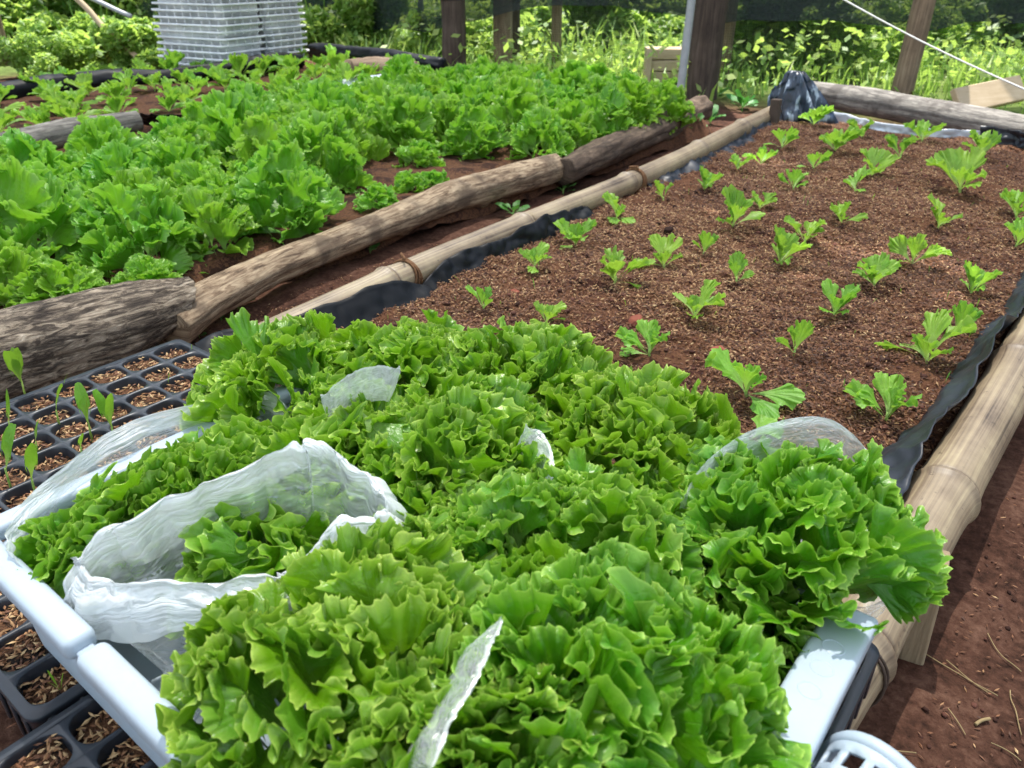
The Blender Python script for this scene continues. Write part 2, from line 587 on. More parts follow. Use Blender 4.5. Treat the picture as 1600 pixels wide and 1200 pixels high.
def plain(name, colr, rough=0.5, spec=0.5, noise_amt=0.15, nscale=12.0, bmp=0.0, trans=0.0, sss=None):
    m, nt, N, L, bs, out = mat_new(name)
    geo = N.new("ShaderNodeNewGeometry")
    no = texn(N, L, "ShaderNodeTexNoise", nscale, geo.outputs["Position"], 5, 0.6)
    col = ramp(N, L, no.outputs["Fac"], [(0.3, tuple(c * (1 - noise_amt) for c in colr)), (0.7, tuple(min(1, c * (1 + noise_amt)) for c in colr))])
    L.new(col, bs.inputs["Base Color"])
    bs.inputs["Roughness"].default_value = rough
    bs.inputs["Specular IOR Level"].default_value = spec
    if bmp:
        bump(N, L, no.outputs["Fac"], bmp, 0.004, bs)
    if trans:
        tr = N.new("ShaderNodeBsdfTranslucent")
        L.new(col, tr.inputs[0])
        mx = N.new("ShaderNodeMixShader")
        mx.inputs[0].default_value = trans
        L.new(bs.outputs[0], mx.inputs[1])
        L.new(tr.outputs[0], mx.inputs[2])
        L.new(mx.outputs[0], out.inputs[0])
    return m


M_WHITE, nt, N, L, bs, out = mat_new("white_plastic")
geo = N.new("ShaderNodeNewGeometry")
n1 = texn(N, L, "ShaderNodeTexNoise", 11.0, geo.outputs["Position"], 8, 0.68)
n2 = texn(N, L, "ShaderNodeTexNoise", 1.0, mapping(N, L, geo.outputs["Position"], (60, 60, 240)), 6, 0.7)
dirt = ramp(N, L, n1.outputs["Fac"], [(0.54, (0, 0, 0)), (0.72, (1, 1, 1))])
scr = ramp(N, L, n2.outputs["Fac"], [(0.62, (0, 0, 0)), (0.70, (1, 1, 1))])
col = mixc(N, L, math_n(N, L, 'MULTIPLY', dirt, 0.30), (0.38, 0.455, 0.53), (0.24, 0.20, 0.16))
col = mixc(N, L, math_n(N, L, 'MULTIPLY', scr, 0.25), col, (0.34, 0.36, 0.38))
L.new(col, bs.inputs["Base Color"])
L.new(math_n(N, L, 'ADD', math_n(N, L, 'MULTIPLY', n1.outputs["Fac"], 0.3), 0.22), bs.inputs["Roughness"])
bump(N, L, n2.outputs["Fac"], 0.12, 0.002, bs)
M_WHITE2 = plain("dusty_white_plastic", (0.84, 0.87, 0.90), 0.45, 0.4, 0.20, 9)
M_TRAY = plain("black_tray_plastic", (0.022, 0.026, 0.034), 0.36, 0.55, 0.3, 20, bmp=0.1)
M_LINER = plain("black_film", (0.004, 0.005, 0.007), 0.5, 0.2, 0.35, 14, bmp=0.3)
M_LINERB = plain("dusty_black_film", (0.02, 0.024, 0.032), 0.42, 0.35, 0.5, 9, bmp=0.5)
M_GLARE = plain("white_film_painted_glare", (0.50, 0.55, 0.62), 0.35, 0.6, 0.3, 9, bmp=0.4)  # black liner's bluish glare painted as colour; also the white scrap
M_METAL = plain("grey_metal", (0.36, 0.38, 0.40), 0.42, 0.6, 0.15, 20)
M_ROPE = plain("white_rope", (0.66, 0.66, 0.63), 0.8, 0.2, 0.1, 60)
M_TWINE = plain("brown_twine", (0.16, 0.085, 0.045), 0.9, 0.1, 0.3, 80, bmp=0.4)
M_WIRE = plain("rusty_wire", (0.06, 0.04, 0.03), 0.6, 0.4, 0.3, 60)
M_BRICK = plain("brick_fragment", (0.22, 0.07, 0.045), 0.9, 0.15, 0.25, 40, bmp=0.5)
M_STRAW = plain("dry_straw", (0.27, 0.20, 0.10), 0.8, 0.2, 0.25, 60)
M_BLUE, nt, N, L, bs, out = mat_new("blue_black_film")
geo = N.new("ShaderNodeNewGeometry")
no = texn(N, L, "ShaderNodeTexNoise", 1.0, mapping(N, L, geo.outputs["Position"], (26, 26, 6)), 4, 0.5)
L.new(ramp(N, L, no.outputs["Fac"], [(0.4, (0.008, 0.012, 0.022)), (0.58, (0.03, 0.05, 0.085)), (0.64, (0.30, 0.36, 0.44))]), bs.inputs["Base Color"])
bs.inputs["Roughness"].default_value = 0.38
bump(N, L, no.outputs["Fac"], 0.5, 0.006, bs)


def net_material(name, colr, see, cell=0.0, line=0.2, soft=0.0):
    """shade cloth: open weave lets part of the light through"""
    m, nt, N, L, bs, out = mat_new(name)
    bs.inputs["Base Color"].default_value = (*colr, 1)
    bs.inputs["Roughness"].default_value = 0.7
    tp = N.new("ShaderNodeBsdfTransparent")
    mx = N.new("ShaderNodeMixShader")
    body = bs.outputs[0]
    if soft:
        tr = N.new("ShaderNodeBsdfTranslucent")
        tr.inputs[0].default_value = (0.86, 0.90, 0.88, 1)
        m2 = N.new("ShaderNodeMixShader")
        m2.inputs[0].default_value = soft
        L.new(bs.outputs[0], m2.inputs[1])
        L.new(tr.outputs[0], m2.inputs[2])
        body = m2.outputs[0]
    L.new(body, mx.inputs[1])
    L.new(tp.outputs[0], mx.inputs[2])
    if cell:
        at = N.new("ShaderNodeAttribute")
        at.attribute_name = "luv"
        sep = N.new("ShaderNodeSeparateXYZ")
        L.new(at.outputs["Vector"], sep.inputs[0])
        hits = []
        for k in (0, 1):
            fr = math_n(N, L, 'FRACT', math_n(N, L, 'DIVIDE', sep.outputs[k], cell))
            hits.append(math_n(N, L, 'LESS_THAN', fr, line))
        ln = math_n(N, L, 'MAXIMUM', hits[0], hits[1])
        fac = math_n(N, L, 'SUBTRACT', 1.0, math_n(N, L, 'MULTIPLY', ln, 1 - see), True)
        L.new(fac, mx.inputs[0])
    else:
        geo = N.new("ShaderNodeNewGeometry")
        no = texn(N, L, "ShaderNodeTexNoise", 5.0, geo.outputs["Position"], 6, 0.7)
        fac = math_n(N, L, 'ADD', math_n(N, L, 'MULTIPLY', math_n(N, L, 'SUBTRACT', no.outputs["Fac"], 0.5), 0.35 if not soft else 0.0), see, True)
        L.new(fac, mx.inputs[0])
    L.new(mx.outputs[0], out.inputs[0])
    return m


M_VALANCE = net_material("dark_shade_cloth", (0.010, 0.020, 0.017), 0.20)
M_ROOF = net_material("roof_shade_cloth", (0.55, 0.58, 0.56), 0.36, soft=0.48)
M_FENCE = net_material("mesh_fence_net", (0.10, 0.11, 0.10), 0.48, cell=0.016, line=0.12)


def film_material(name, clear=0.74, tint=(0.93, 0.97, 0.98)):
    m, nt, N, L, bs, out = mat_new(name)
    at = N.new("ShaderNodeAttribute")
    at.attribute_name = "luv"
    mp = mapping(N, L, at.outputs["Vector"], (1, 1, 1))
    no = texn(N, L, "ShaderNodeTexNoise", 1.0, mapping(N, L, at.outputs["Vector"], (3.2, 5.0, 1)), 4, 0.5)
    no.inputs["Distortion"].default_value = .7
    ridge = math_n(N, L, 'SUBTRACT', 1.0, math_n(N, L, 'MULTIPLY', math_n(N, L, 'ABSOLUTE', math_n(N, L, 'SUBTRACT', no.outputs["Fac"], 0.5)), 9.0), True)
    sep = N.new("ShaderNodeSeparateXYZ")
    L.new(at.outputs["Vector"], sep.inputs[0])
    di = N.new("ShaderNodeBsdfDiffuse")
    di.inputs[0].default_value = (*tint, 1)
    tr = N.new("ShaderNodeBsdfTranslucent")
    tr.inputs[0].default_value = (*tint, 1)
    gl = N.new("ShaderNodeBsdfGlossy")
    gl.inputs["Roughness"].default_value = 0.16
    gl.inputs[0].default_value = (0.95, 0.98, 1, 1)
    tp = N.new("ShaderNodeBsdfTransparent")
    bp = N.new("ShaderNodeBump")
    bp.inputs["Strength"].default_value = 0.45
    bp.inputs["Distance"].default_value = 0.006
    L.new(math_n(N, L, 'ADD', ridge, no.outputs["Fac"]), bp.inputs["Height"])
    for n in (di, tr, gl):
        L.new(bp.outputs[0], n.inputs["Normal"])
    m1 = N.new("ShaderNodeMixShader")
    m1.inputs[0].default_value = 0.3
    L.new(di.outputs[0], m1.inputs[1])
    L.new(tr.outputs[0], m1.inputs[2])
    m2 = N.new("ShaderNodeMixShader")
    m2.inputs[0].default_value = 0.2
    L.new(m1.outputs[0], m2.inputs[1])
    L.new(gl.outputs[0], m2.inputs[2])
    m3 = N.new("ShaderNodeMixShader")
    # thicker where the film is creased or doubled (third luv value)
    fac = math_n(N, L, 'SUBTRACT', clear, math_n(N, L, 'ADD', math_n(N, L, 'MULTIPLY', ridge, 0.17), math_n(N, L, 'MULTIPLY', sep.outputs[2], 0.80)), True)
    L.new(fac, m3.inputs[0])
    L.new(m2.outputs[0], m3.inputs[1])
    L.new(tp.outputs[0], m3.inputs[2])
    L.new(m3.outputs[0], out.inputs[0])
    return m


M_FILM = film_material("clear_bag_film")


# ------------------------------------------------------------------ lettuces
def leaf_geo(rng, Ln=0.15, fan=1.15, nr=14, nw=80, amp=0.016, lobes=6, curl=-0.6, cup=0.4, teeth=0.045, narrow=0.14, side=0.22, meander=0.8, env=2.6, env_in=None):
    env_in = (.30 if env < 2 else .46 if env < 4 else .58) if env_in is None else env_in
    rho = np.concatenate([np.linspace(0, 1, nr - 1) ** 0.72 * .984, [1.0]])
    w = np.linspace(-1, 1, nw)
    Rr, W = np.meshgrid(rho, w, indexing='ij')
    sm = Rr * Rr * (3 - 2 * Rr)
    psi = W * fan * (narrow + (1 - narrow) * sm)
    # margin outline: lobes and pointed teeth
    lob = sum(rng.uniform(.4, 1) * np.sin(k * w * 3.14 + rng.uniform(0, 6.28)) / 3 for k in (1.3, 2.6, 4.1))
    tph = np.cumsum(rng.uniform(.5, 1.5, nw))
    tooth = np.abs(((tph / 6.0) % 1.0) - .5) * 2
    tooth = tooth ** 1.5 * (.55 + .45 * np.sin(tph * .37 + rng.uniform(0, 6)))
    Lm = 1 - side * w ** 2 + 0.07 * lob + teeth * tooth
    rad = Rr * Ln * (1 + (Lm[None, :] - 1) * Rr ** 2.2)
    x = rad * np.sin(psi)
    y = rad * np.cos(psi)
    # the margin is longer than the blade: it meanders in rounded loops (sine-generated curve),
    # less and less towards the base of the leaf
    def wob(n_, k_, s_):
        return np.convolve(np.pad(rng.normal(0, 1, n_), k_, 'edge'), np.ones(2 * k_ + 1) / math.sqrt(2 * k_ + 1), 'valid') * s_
    kw = max(3, int(nw / max(lobes, 1) * .5))
    dphi = np.clip(1 + wob(nw, kw, .38), .35, 2.2)
    phi = np.cumsum(dphi) / np.sum(dphi) * lobes * 2 * math.pi + rng.uniform(0, 6.28)
    phi2 = np.cumsum(np.clip(1 + wob(nw, 3, .4), .3, 2)) * lobes * 2.7 * 2 * math.pi / nw + rng.uniform(0, 6.28)
    am = np.clip(1 + wob(nw, kw, .30), .45, 1.35)
    e_hi = min(.80, env_in + .20) if env > 2 else env_in
    tt_ = np.clip((Rr - e_hi) / (1 - e_hi), 0, 1)
    e1 = tt_ ** .9
    e0 = np.clip((Rr - env_in * .7) / (1 - env_in * .7), 0, 1) ** 1.3
    e2 = np.clip((Rr - .80) / .20, 0, 1)
    big = np.minimum(amp * am[None, :] * e1, 1.85)
    sh = (rng.uniform(-.8, .8) + .5 * np.sin(np.linspace(0, 9, nw) + rng.uniform(0, 6)))[None, :] * (1 - Rr) * 3
    phi0 = np.cumsum(np.clip(1 + wob(nw, kw * 2, .5), .3, 2.2)) * lobes * .36 * 2 * math.pi / nw + rng.uniform(0, 6.28)
    low = .62 * min(amp, 1.2) * e0 * np.sin(phi0[None, :] + sh)
    ang = low + big * np.sin(phi[None, :] + sh * .3) + (.55 * min(amp, 1.2) * e2) * np.sin(phi2)[None, :]
    J0 = np.maximum(1 - big ** 2 / 4 + big ** 4 / 64 - big ** 6 / 2304, .22)
    ds = (rad * fan * (narrow + (1 - narrow) * sm)) * (w[1] - w[0]) * dphi[None, :] ** -.0
    zc = np.cumsum(np.sin(ang) / J0 * ds, 1)
    tc = np.cumsum((np.cos(ang) / J0 - 1) * ds, 1)
    K = max(3, int(nw / max(lobes, 1) * (1.7 if env > 2 else .75))) * 2 + 1
    ker = np.hanning(K + 2)[1:-1]
    ker /= ker.sum()

    def hp(a):
        return a - np.stack([np.convolve(np.pad(r_, K // 2, 'reflect', reflect_type='odd'), ker, 'valid') for r_ in a])
    z = hp(zc)
    tang = hp(tc) * meander
    x = x + tang * np.cos(psi) - .30 * np.abs(z) * np.sin(psi)
    y = y - tang * np.sin(psi) - .30 * np.abs(z) * np.cos(psi)
    pts = np.stack([x, y, z], -1).reshape(-1, 3)
    off = rng.uniform(0, 50)
    z = z + 0.010 * (Ln / .15) * vn(pts + off, 24.0, 3).reshape(z.shape) * Rr + 0.004 * (Ln / .15) * vn(pts + off, 60.0, 4).reshape(z.shape) * Rr
    z = z + cup * x * x / Ln
    # bend the axis
    t = y / Ln
    g = np.linspace(-0.3, 1.6, 96)
    be = curl * np.sign(g) * np.abs(g) ** 1.6
    dg = g[1] - g[0]
    Yc = np.concatenate([[0], np.cumsum(np.cos(be[:-1]) * dg)])
    Zc = np.concatenate([[0], np.cumsum(np.sin(be[:-1]) * dg)])
    i0 = np.interp(0, g, Yc)
    j0 = np.interp(0, g, Zc)
    bt = np.interp(t, g, be)
    Y = (np.interp(t, g, Yc) - i0) * Ln - z * np.sin(bt)
    Z = (np.interp(t, g, Zc) - j0) * Ln + z * np.cos(bt)
    V = np.stack([x, Y, Z], -1).reshape(-1, 3)
    luv = np.stack([W, Rr, np.full_like(W, rng.uniform())], -1).reshape(-1, 3)
    return V, grid_quads(nr, nw), luv


def place_leaf(V, theta, phi, roll=0.0, base=(0, 0, 0)):
    d = np.array([math.sin(theta) * math.cos(phi), math.sin(theta) * math.sin(phi), math.cos(theta)])
    n = np.array([-math.cos(theta) * math.cos(phi), -math.cos(theta) * math.sin(phi), math.sin(theta)])
    r = np.cross(d, n)
    c, s = math.cos(roll), math.sin(roll)
    r2, n2 = r * c + n * s, -r * s + n * c
    return V[:, :1] * r2 + V[:, 1:2] * d + V[:, 2:3] * n2 + np.array(base)


def head_mesh(name, seed, n=22, Lmax=0.15, thmax=78, nr=14, nw=84, amp=0.016, lobes=6, inner=0.75, extra=None, fan=1.15, meander=0.8, curl_out=-0.55, warp=.0, chaos=1.0, spread=.004):
    rng = np.random.default_rng(seed)
    acc = Acc()
    ph = rng.uniform(0, 6.28)
    for i in range(n):
        f = (i + .5) / n
        th = min(R(6) + R(thmax) * f ** 0.85 + rng.normal(0, .09 * chaos), R(thmax + 4))
        ph += 2.39996 + rng.normal(0, .18 * chaos)
        Ln = Lmax * (inner + (1 - inner) * f) * rng.uniform(1 - .12 * chaos, 1 + .06 * chaos)
        V, Q, luv = leaf_geo(rng, Ln, fan * rng.uniform(.62, 1.15), nr, nw, amp * rng.uniform(.85, 1.12), lobes * rng.uniform(.65, 1.35),
                             curl=curl_out * (0.25 + f) + rng.normal(0, .15), cup=rng.uniform(.1, .7), meander=meander)
        V = place_leaf(V, max(th, .05), ph, rng.normal(0, .2 * chaos), (rng.normal(0, spread), rng.normal(0, spread), 0))
        acc.add(V, Q, luv=luv)
    for (th, phi, Ln, fn, roll, cu) in (extra or []):
        V, Q, luv = leaf_geo(rng, Ln, fn, nr + 4, int(nw * 1.2), amp * .9, lobes * 1.2, curl=cu, cup=.5, meander=meander, env=4.5)
        luv[:, 2] = 0.75
        acc.add(place_leaf(V, th, phi, roll), Q, luv=luv)
    if warp:
        for k, V in enumerate(acc.V):
            o = seed * 3.7
            acc.V[k] = V + np.stack([vn(V + o + 9 * q, (13 if q < 2 else 20) * .15 / Lmax, 5 + q) for q in range(3)], -1) * warp * np.clip(np.linalg.norm(V, axis=1) / Lmax, 0, 1)[:, None]
    return acc.mesh(name)


def bunch_mesh(name, seed, n=56, rx=.098, rz=.062, L=(.075, .115), thmax=80, lam=.0175, nr=16, nw=176, fan=.95, upw=.55, jit=.42, rollj=.9, extra=(), amp=1.6, warp=.009):
    rng = np.random.default_rng(seed)
    acc = Acc()
    ph = rng.uniform(0, 6.28)
    up = np.array([0, 0, 1.0])
    for i in range(n):
        f = (i + .5) / n
        cz = 1 - f * (1 - math.cos(R(thmax)))
        th = math.acos(cz) + rng.normal(0, .07)
        ph += 2.39996 + rng.normal(0, .35)
        dr = np.array([math.sin(th) * math.cos(ph), math.sin(th) * math.sin(ph), math.cos(th)])
        tip = dr * np.array([rx, rx, rz]) * rng.uniform(.90, 1.06)
        d = dr + up * upw + rng.normal(0, jit, 3)
        d /= np.linalg.norm(d)
        Ln = rng.uniform(*L)
        az = ph + rng.normal(0, rollj)
        out_ = np.array([math.cos(az), math.sin(az), 0])
        nrm = -(out_ - d * (out_ @ d))
        nrm /= np.linalg.norm(nrm) + 1e-9
        r = np.cross(d, nrm)
        fa = fan * rng.uniform(.6, 1.15)
        V, Q, luv = leaf_geo(rng, Ln, fa, nr, nw, amp * rng.uniform(.8, 1.1), max(2.5, 2 * fa * Ln / lam * rng.uniform(.75, 1.25)), curl=-.35 - .45 * f + rng.normal(0, .25),
                             cup=rng.uniform(.2, .9), env=rng.uniform(2.1, 3.9), env_in=rng.uniform(.42, .64), teeth=.045)
        acc.add(V[:, :1] * r + V[:, 1:2] * d + V[:, 2:3] * nrm + (tip - d * Ln * .97), Q, luv=luv)
    for (th, phi, Ln, fn, roll, cu, bz) in extra:
        V, Q, luv = leaf_geo(rng, Ln, fn, nr + 5, int(nw * 1.25), amp, 2 * fn * Ln / lam, curl=cu, cup=.5, env=4.5, env_in=.5, teeth=.05)
        luv[:, 2] = .7
        acc.add(place_leaf(V, th, phi, roll, (0, 0, bz)), Q, luv=luv)
    for k, V in enumerate(acc.V):
        acc.V[k] = V + np.stack([vn(V + seed * 3.7 + 9 * q, 19, 5 + q) for q in range(3)], -1) * warp
    return acc.mesh(name)


def cam_az(u):
    """azimuth (from +X) pointing back to the camera"""
    return math.atan2(-CY, SY)


# ---- harvested heads lying in the crate: photo centre, height of the head's foot, size, lean
TO_CAM = math.atan2(-0.785, 0.62)     # azimuth from the crate towards the camera
heads = [
    # u, v, z of the crown, scale, lean angle, lean azimuth, label, seed, leaves
    (450, 565, .365, .98, .22, TO_CAM, "lettuce in the crate's far corner, next to the black seedling tray", 21),
    (640, 566, .372, .95, .2, TO_CAM, "lettuce at the back of the pile, behind the small white film flap", 22),
    (812, 568, .372, .97, .22, TO_CAM, "lettuce at the back of the pile, jutting against the bare soil", 23),
    (565, 635, .365, .82, .10, 2.5, "small tight lettuce between the open bag's peak and the back row", 31),
    (1000, 658, .372, 1.0, .22, TO_CAM, "lettuce at the back right, left of the bag with white raised rim", 24),
    (720, 690, .375, .98, .20, TO_CAM, "lettuce with one broad dark hollow leaf in the middle of the pile", 25),
    (890, 830, .375, 1.0, .15, TO_CAM, "lettuce in the middle of the pile, behind the two front heads", 26),
    (1070, 800, .345, .85, .15, .2, "lettuce wedged between the central head and the right hand bag", 32),
    (1255, 760, .380, .94, .08, 1.2, "big round lettuce hanging over the crate's right end", 27),
    (512, 1030, .385, .98, .24, TO_CAM - .3, "big lettuce at the front, beside the crate's notched rim", 28),
    (945, 1060, .388, .98, .24, TO_CAM, "big lettuce at the front, right of the diagonal film strip", 53),
    (1130, 925, .335, .75, .1, -1.0, "half hidden lettuce in the dark gap by the crate's right rim", 33),
    (735, 1150, .375, .70, .15, TO_CAM, "lettuce filling the bottom gap under the diagonal film strip", 34),
    (1005, 985, .345, .52, .1, 0.2, "small lettuce beside the crate's right rim, behind the front head", 35),
    (640, 900, .365, .70, .15, TO_CAM, "lettuce behind the front left head, by the open bag's hem", 36),
    (730, 890, .360, .82, .10, -1.6, "lettuce between the open bag and the diagonal film strip", 30),
]
for (u, v, z, sc, lean, laz, lab, seed) in heads:
    ex = ()
    aw = TO_CAM + math.pi
    if seed == 25:
        ex = [(0.55, aw, 0.120, 1.0, 0.0, -.3, -.045), (.35, aw + .9, .105, .9, .1, -.3, -.045)]
    if seed == 26:
        ex = [(0.45, aw - .2, 0.110, .8, 0.2, -.35, -.045)]
    if seed == 24:
        ex = [(0.55, aw - .2, 0.110, .95, 0.0, -.3, -.045)]
    me = bunch_mesh("harvested_lettuce", seed, n=int(70 * sc), rx=.116 * sc, rz=.058 * sc, L=(.062, .098), fan=.84, extra=ex)
    c = P(u, v, z)
    q = Matrix.Rotation(lean, 4, Vector((-math.sin(laz), math.cos(laz), 0)))
    axis = q @ Vector((0, 0, 1))
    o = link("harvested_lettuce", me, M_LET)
    o.matrix_world = Matrix.Translation(c - axis * .050 * sc) @ q
    tag(o, lab, "lettuce", "harvested lettuces in the crate")

# lettuces of the narrow bag on the left: small, tight frills
_d = P(380, 665, .33) - P(110, 815, .33)
rl0 = math.atan2(_d.y, _d.x)
for k, (u, v, z, sc, lab) in enumerate([
        (152, 792, .345, .52, "small frilly lettuce at the left end of the narrow bag"),
        (235, 742, .350, .58, "small frilly lettuce halfway along the narrow left bag"),
        (345, 692, .352, .62, "small frilly lettuce at the far end of the narrow left bag")]):
    me = bunch_mesh("harvested_lettuce", 40 + k, n=44, rx=.066, rz=.050, L=(.055, .085), lam=.0165, nr=13, nw=130)
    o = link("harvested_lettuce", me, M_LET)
    c = P(u, v, z)
    o.matrix_world = Matrix.Translation(c - Vector((0, 0, .042))) @ Matrix.Rotation(rl0, 4, 'Z') @ Matrix.Diagonal((1.0, .68, 1.0, 1.0))
    tag(o, lab, "lettuce", "harvested lettuces in the crate")

# lettuce inside the open bag: a few broad leaves show
AW = TO_CAM + math.pi
me = bunch_mesh("harvested_lettuce", 77, n=30, rx=.074, rz=.05, L=(.07, .095), extra=[(.75, AW - .1, .105, .95, 0, -.15, -.035), (.95, AW + .8, .09, .95, 0, -.3, -.035), (.7, AW - .9, .095, .95, 0, -.2, -.035)], lam=.024)
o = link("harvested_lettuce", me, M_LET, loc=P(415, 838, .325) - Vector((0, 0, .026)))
tag(o, "broad leaved lettuce sunk inside the wide open plastic bag", "lettuce", "harvested lettuces in the crate")

# a cut leaf lying on the soil behind the crate
rng = np.random.default_rng(5)
V, Q, luv = leaf_geo(rng, .075, .9, 12, 60, 1.2, 5, curl=-.9, cup=.2)
acc = Acc()
acc.add(place_leaf(V, 1.0, -1.1, .2), Q, luv=luv)
V, Q, luv = leaf_geo(rng, .06, .9, 12, 60, 1.2, 5, curl=-.7, cup=.2)
acc.add(place_leaf(V, .8, 1.0, .2), Q, luv=luv)
o = link("lettuce_seedling", acc.mesh("lettuce_seedling"), M_SEED, loc=P(1170, 690, .11))
tag(o, "leafy seedling half hidden behind the right hand bag's rim", "seedling")


# ------------------------------------------------------------------ crate
crate = empty("plastic_crate", (-.3725, .31, .205), "shallow white plastic crate heaped with bagged lettuces", "crate")
CX0, CX1, CY0, CY1 = -.69, -.060, .118, .492
CZ0, CZ1 = .206, .320
acc = Acc()


def rrect(x0, x1, y0, y1, r, n=8):
    pts = []
    for cx, cy_, a0 in ((x1 - r, y1 - r, 0), (x0 + r, y1 - r, 90), (x0 + r, y0 + r, 180), (x1 - r, y0 + r, 270)):
        for k in range(n + 1):
            a = R(a0 + 90 * k / n)
            pts.append((cx + r * math.cos(a), cy_ + r * math.sin(a)))
    return np.array(pts)


def rings(acc, specs, n=8, close_bottom=False):
    V, cnt = [], None
    for (x0, x1, y0, y1, r, z) in specs:
        p = rrect(x0, x1, y0, y1, r, n)
        cnt = len(p)
        V.append(np.column_stack([p, np.full(len(p), z)]))
    Vv = np.vstack(V)
    Q = grid_quads(len(specs), cnt, wrap=True)
    T = []
    if close_bottom:
        c = len(Vv)
        Vv = np.vstack([Vv, Vv[-cnt:].mean(0)])
        b = (len(specs) - 1) * cnt
        T = [(b + k, b + (k + 1) % cnt, c) for k in range(cnt)]
    acc.add(Vv, Q, T)


w = .004
rings(acc, [(CX0 + .016, CX1 - .02, CY0 + .014, CY1 - .014, .03, CZ0), (CX0 + .008, CX1 - .008, CY0 + .008, CY1 - .008, .035, CZ1 - .012),
            (CX0 + .012, CX1 - .012, CY0 + .012, CY1 - .012, .035, CZ1 - .010), (CX0 + .022, CX1 - .026, CY0 + .02, CY1 - .02, .028, CZ0 + .005)], close_bottom=True)
ob = link("crate_wall", acc.mesh("crate_wall"), M_WHITE)
ob.parent = crate
ob.matrix_parent_inverse = Matrix.Translation(-crate.location)


def part(name, acc, mat, parent, smooth=True):
    o = link(name, acc.mesh(name, smooth), mat)
    o.parent = parent
    o.matrix_parent_inverse = parent.matrix_basis.inverted() if parent.parent is None else (parent.parent.matrix_basis).inverted()
    return o


acc = Acc()
box_bm(acc, CX0, -.494, CY0 - .007, CY0 + .017, CZ1 - .016, CZ1 + .004, .007, 4)
box_bm(acc, -.482, -.18, CY0 - .007, CY0 + .017, CZ1 - .016, CZ1 + .004, .007, 4)
box_bm(acc, -.500, -.476, CY0 - .001, CY0 + .012, CZ1 - .020, CZ1 - .007, .002, 2)
box_bm(acc, -.1795, CX1, CY0 - .006, CY0 + .016, CZ1 - .015, CZ1 + .003, .006, 4)
part("handle_rim", acc, M_WHITE, crate)
acc = Acc()
box_bm(acc, CX1 - .022, CX1 + .014, CY0 - .004, CY1 + .006, CZ1 - .012, CZ1 + .006, .0045, 3)
box_bm(acc, CX0 - .008, CX0 + .016, CY0 + .014, CY1 + .004, CZ1 - .014, CZ1 + .003, .006, 4)
box_bm(acc, CX0 + .012, CX1 - .024, CY1 - .014, CY1 + .008, CZ1 - .015, CZ1 + .002, .006, 4)
part("end_rim", acc, M_WHITE, crate)
# raised zeros moulded into the right hand rim
acc = Acc()
for k in range(3):
    c = Vector((CX1 - .003, .448 - .0235 * k, CZ1 + .006))
    ring = [c + Vector((-.0015 + .0075 * math.cos(a), .0068 * math.sin(a), -.0006)) for a in np.linspace(0, 2 * math.pi, 29)]
    tube(acc, ring, .0011, 6, caps=False)
part("embossed_number", acc, M_WHITE, crate)


# ------------------------------------------------------------------ bags
def film_mesh(name, rows, seed, amp=.004, fold=None, wrap=True):
    """rows: (nr,nc,3) array of a sheet; creases pushed along the normal"""
    rows = np.asarray(rows, float)
    nr, nc, _ = rows.shape
    if wrap:
        tv = np.roll(rows, -1, 1) - np.roll(rows, 1, 1)
    else:
        tv = np.gradient(rows, axis=1)
    tr = np.gradient(rows, axis=0)
    n = np.cross(tv, tr)
    n /= np.linalg.norm(n, axis=2, keepdims=True) + 1e-9
    th = np.linspace(0, 2 * math.pi, nc, endpoint=not wrap)
    a = np.cos(th)[None, :].repeat(nr, 0)
    b = np.sin(th)[None, :].repeat(nr, 0)
    s = np.linspace(0, 1, nr)[:, None].repeat(nc, 1)
    p = np.stack([a * 2, b * 2, s * .9 + .12 * a - .1 * b * a], -1).reshape(-1, 3)
    c1 = 1 - 2.2 * np.abs(vn(p, (1.1, 1.1, 2.3), seed))
    c2 = 1 - 2.2 * np.abs(vn(p, (2.6, 2.6, 3.0), seed + 5))
    c3 = 1 - 2.2 * np.abs(vn(p, (4.0, 4.0, 6.5), seed + 9))
    d = (c1 * 1.1 + c2 * .6 + c3 * .16).reshape(nr, nc, 1)
    V = (rows + n * d * amp).reshape(-1, 3)
    luv = np.stack([np.linspace(0, 3, nc)[None, :].repeat(nr, 0), s * 2, np.zeros((nr, nc)) if fold is None else fold], -1).reshape(-1, 3)
    return new_mesh(name, V, grid_quads(nr, nc, wrap=wrap), luv=luv)


def sleeve(label, c, rx, ry, rot, z0, rim, seed, taper=.72, lean=(0, 0), nr=34, nc=150, amp=.0045, curl=.006):
    """bag round a head: rim(theta) gives the rim's height"""
    th = np.linspace(0, 2 * math.pi, nc, endpoint=False)
    rows = []
    zr = np.array([rim(t) for t in th])
    for j in range(nr):
        s = j / (nr - 1)
        k = taper + (1 - taper) * math.sin(s * math.pi / 2)
        z = z0 + (zr - z0) * s
        out_ = curl * max(0, s - .85) / .15
        x = (rx * k + out_) * np.cos(th)
        y = (ry * k + out_) * np.sin(th)
        X = c[0] + x * math.cos(rot) - y * math.sin(rot) + lean[0] * (z - z0)
        Y = c[1] + x * math.sin(rot) + y * math.cos(rot) + lean[1] * (z - z0)
        rows.append(np.stack([X, Y, z], -1))
    fold = np.zeros((nr, nc))
    fold[-5:] = .55
    o = link("plastic_bag", film_mesh("plastic_bag", rows, seed, amp, fold), M_FILM)
    return tag(o, label, "plastic bag", "clear plastic bags in the crate")


def bumpy(base, *lobes):
    """rim height: base plus smooth lobes (angle, width, height)"""
    def f(t):
        z = base
        for (a, wd, h) in lobes:
            d = (t - a + math.pi) % (2 * math.pi) - math.pi
            z += h * math.exp(-(d / wd) ** 2)
        return z
    return f


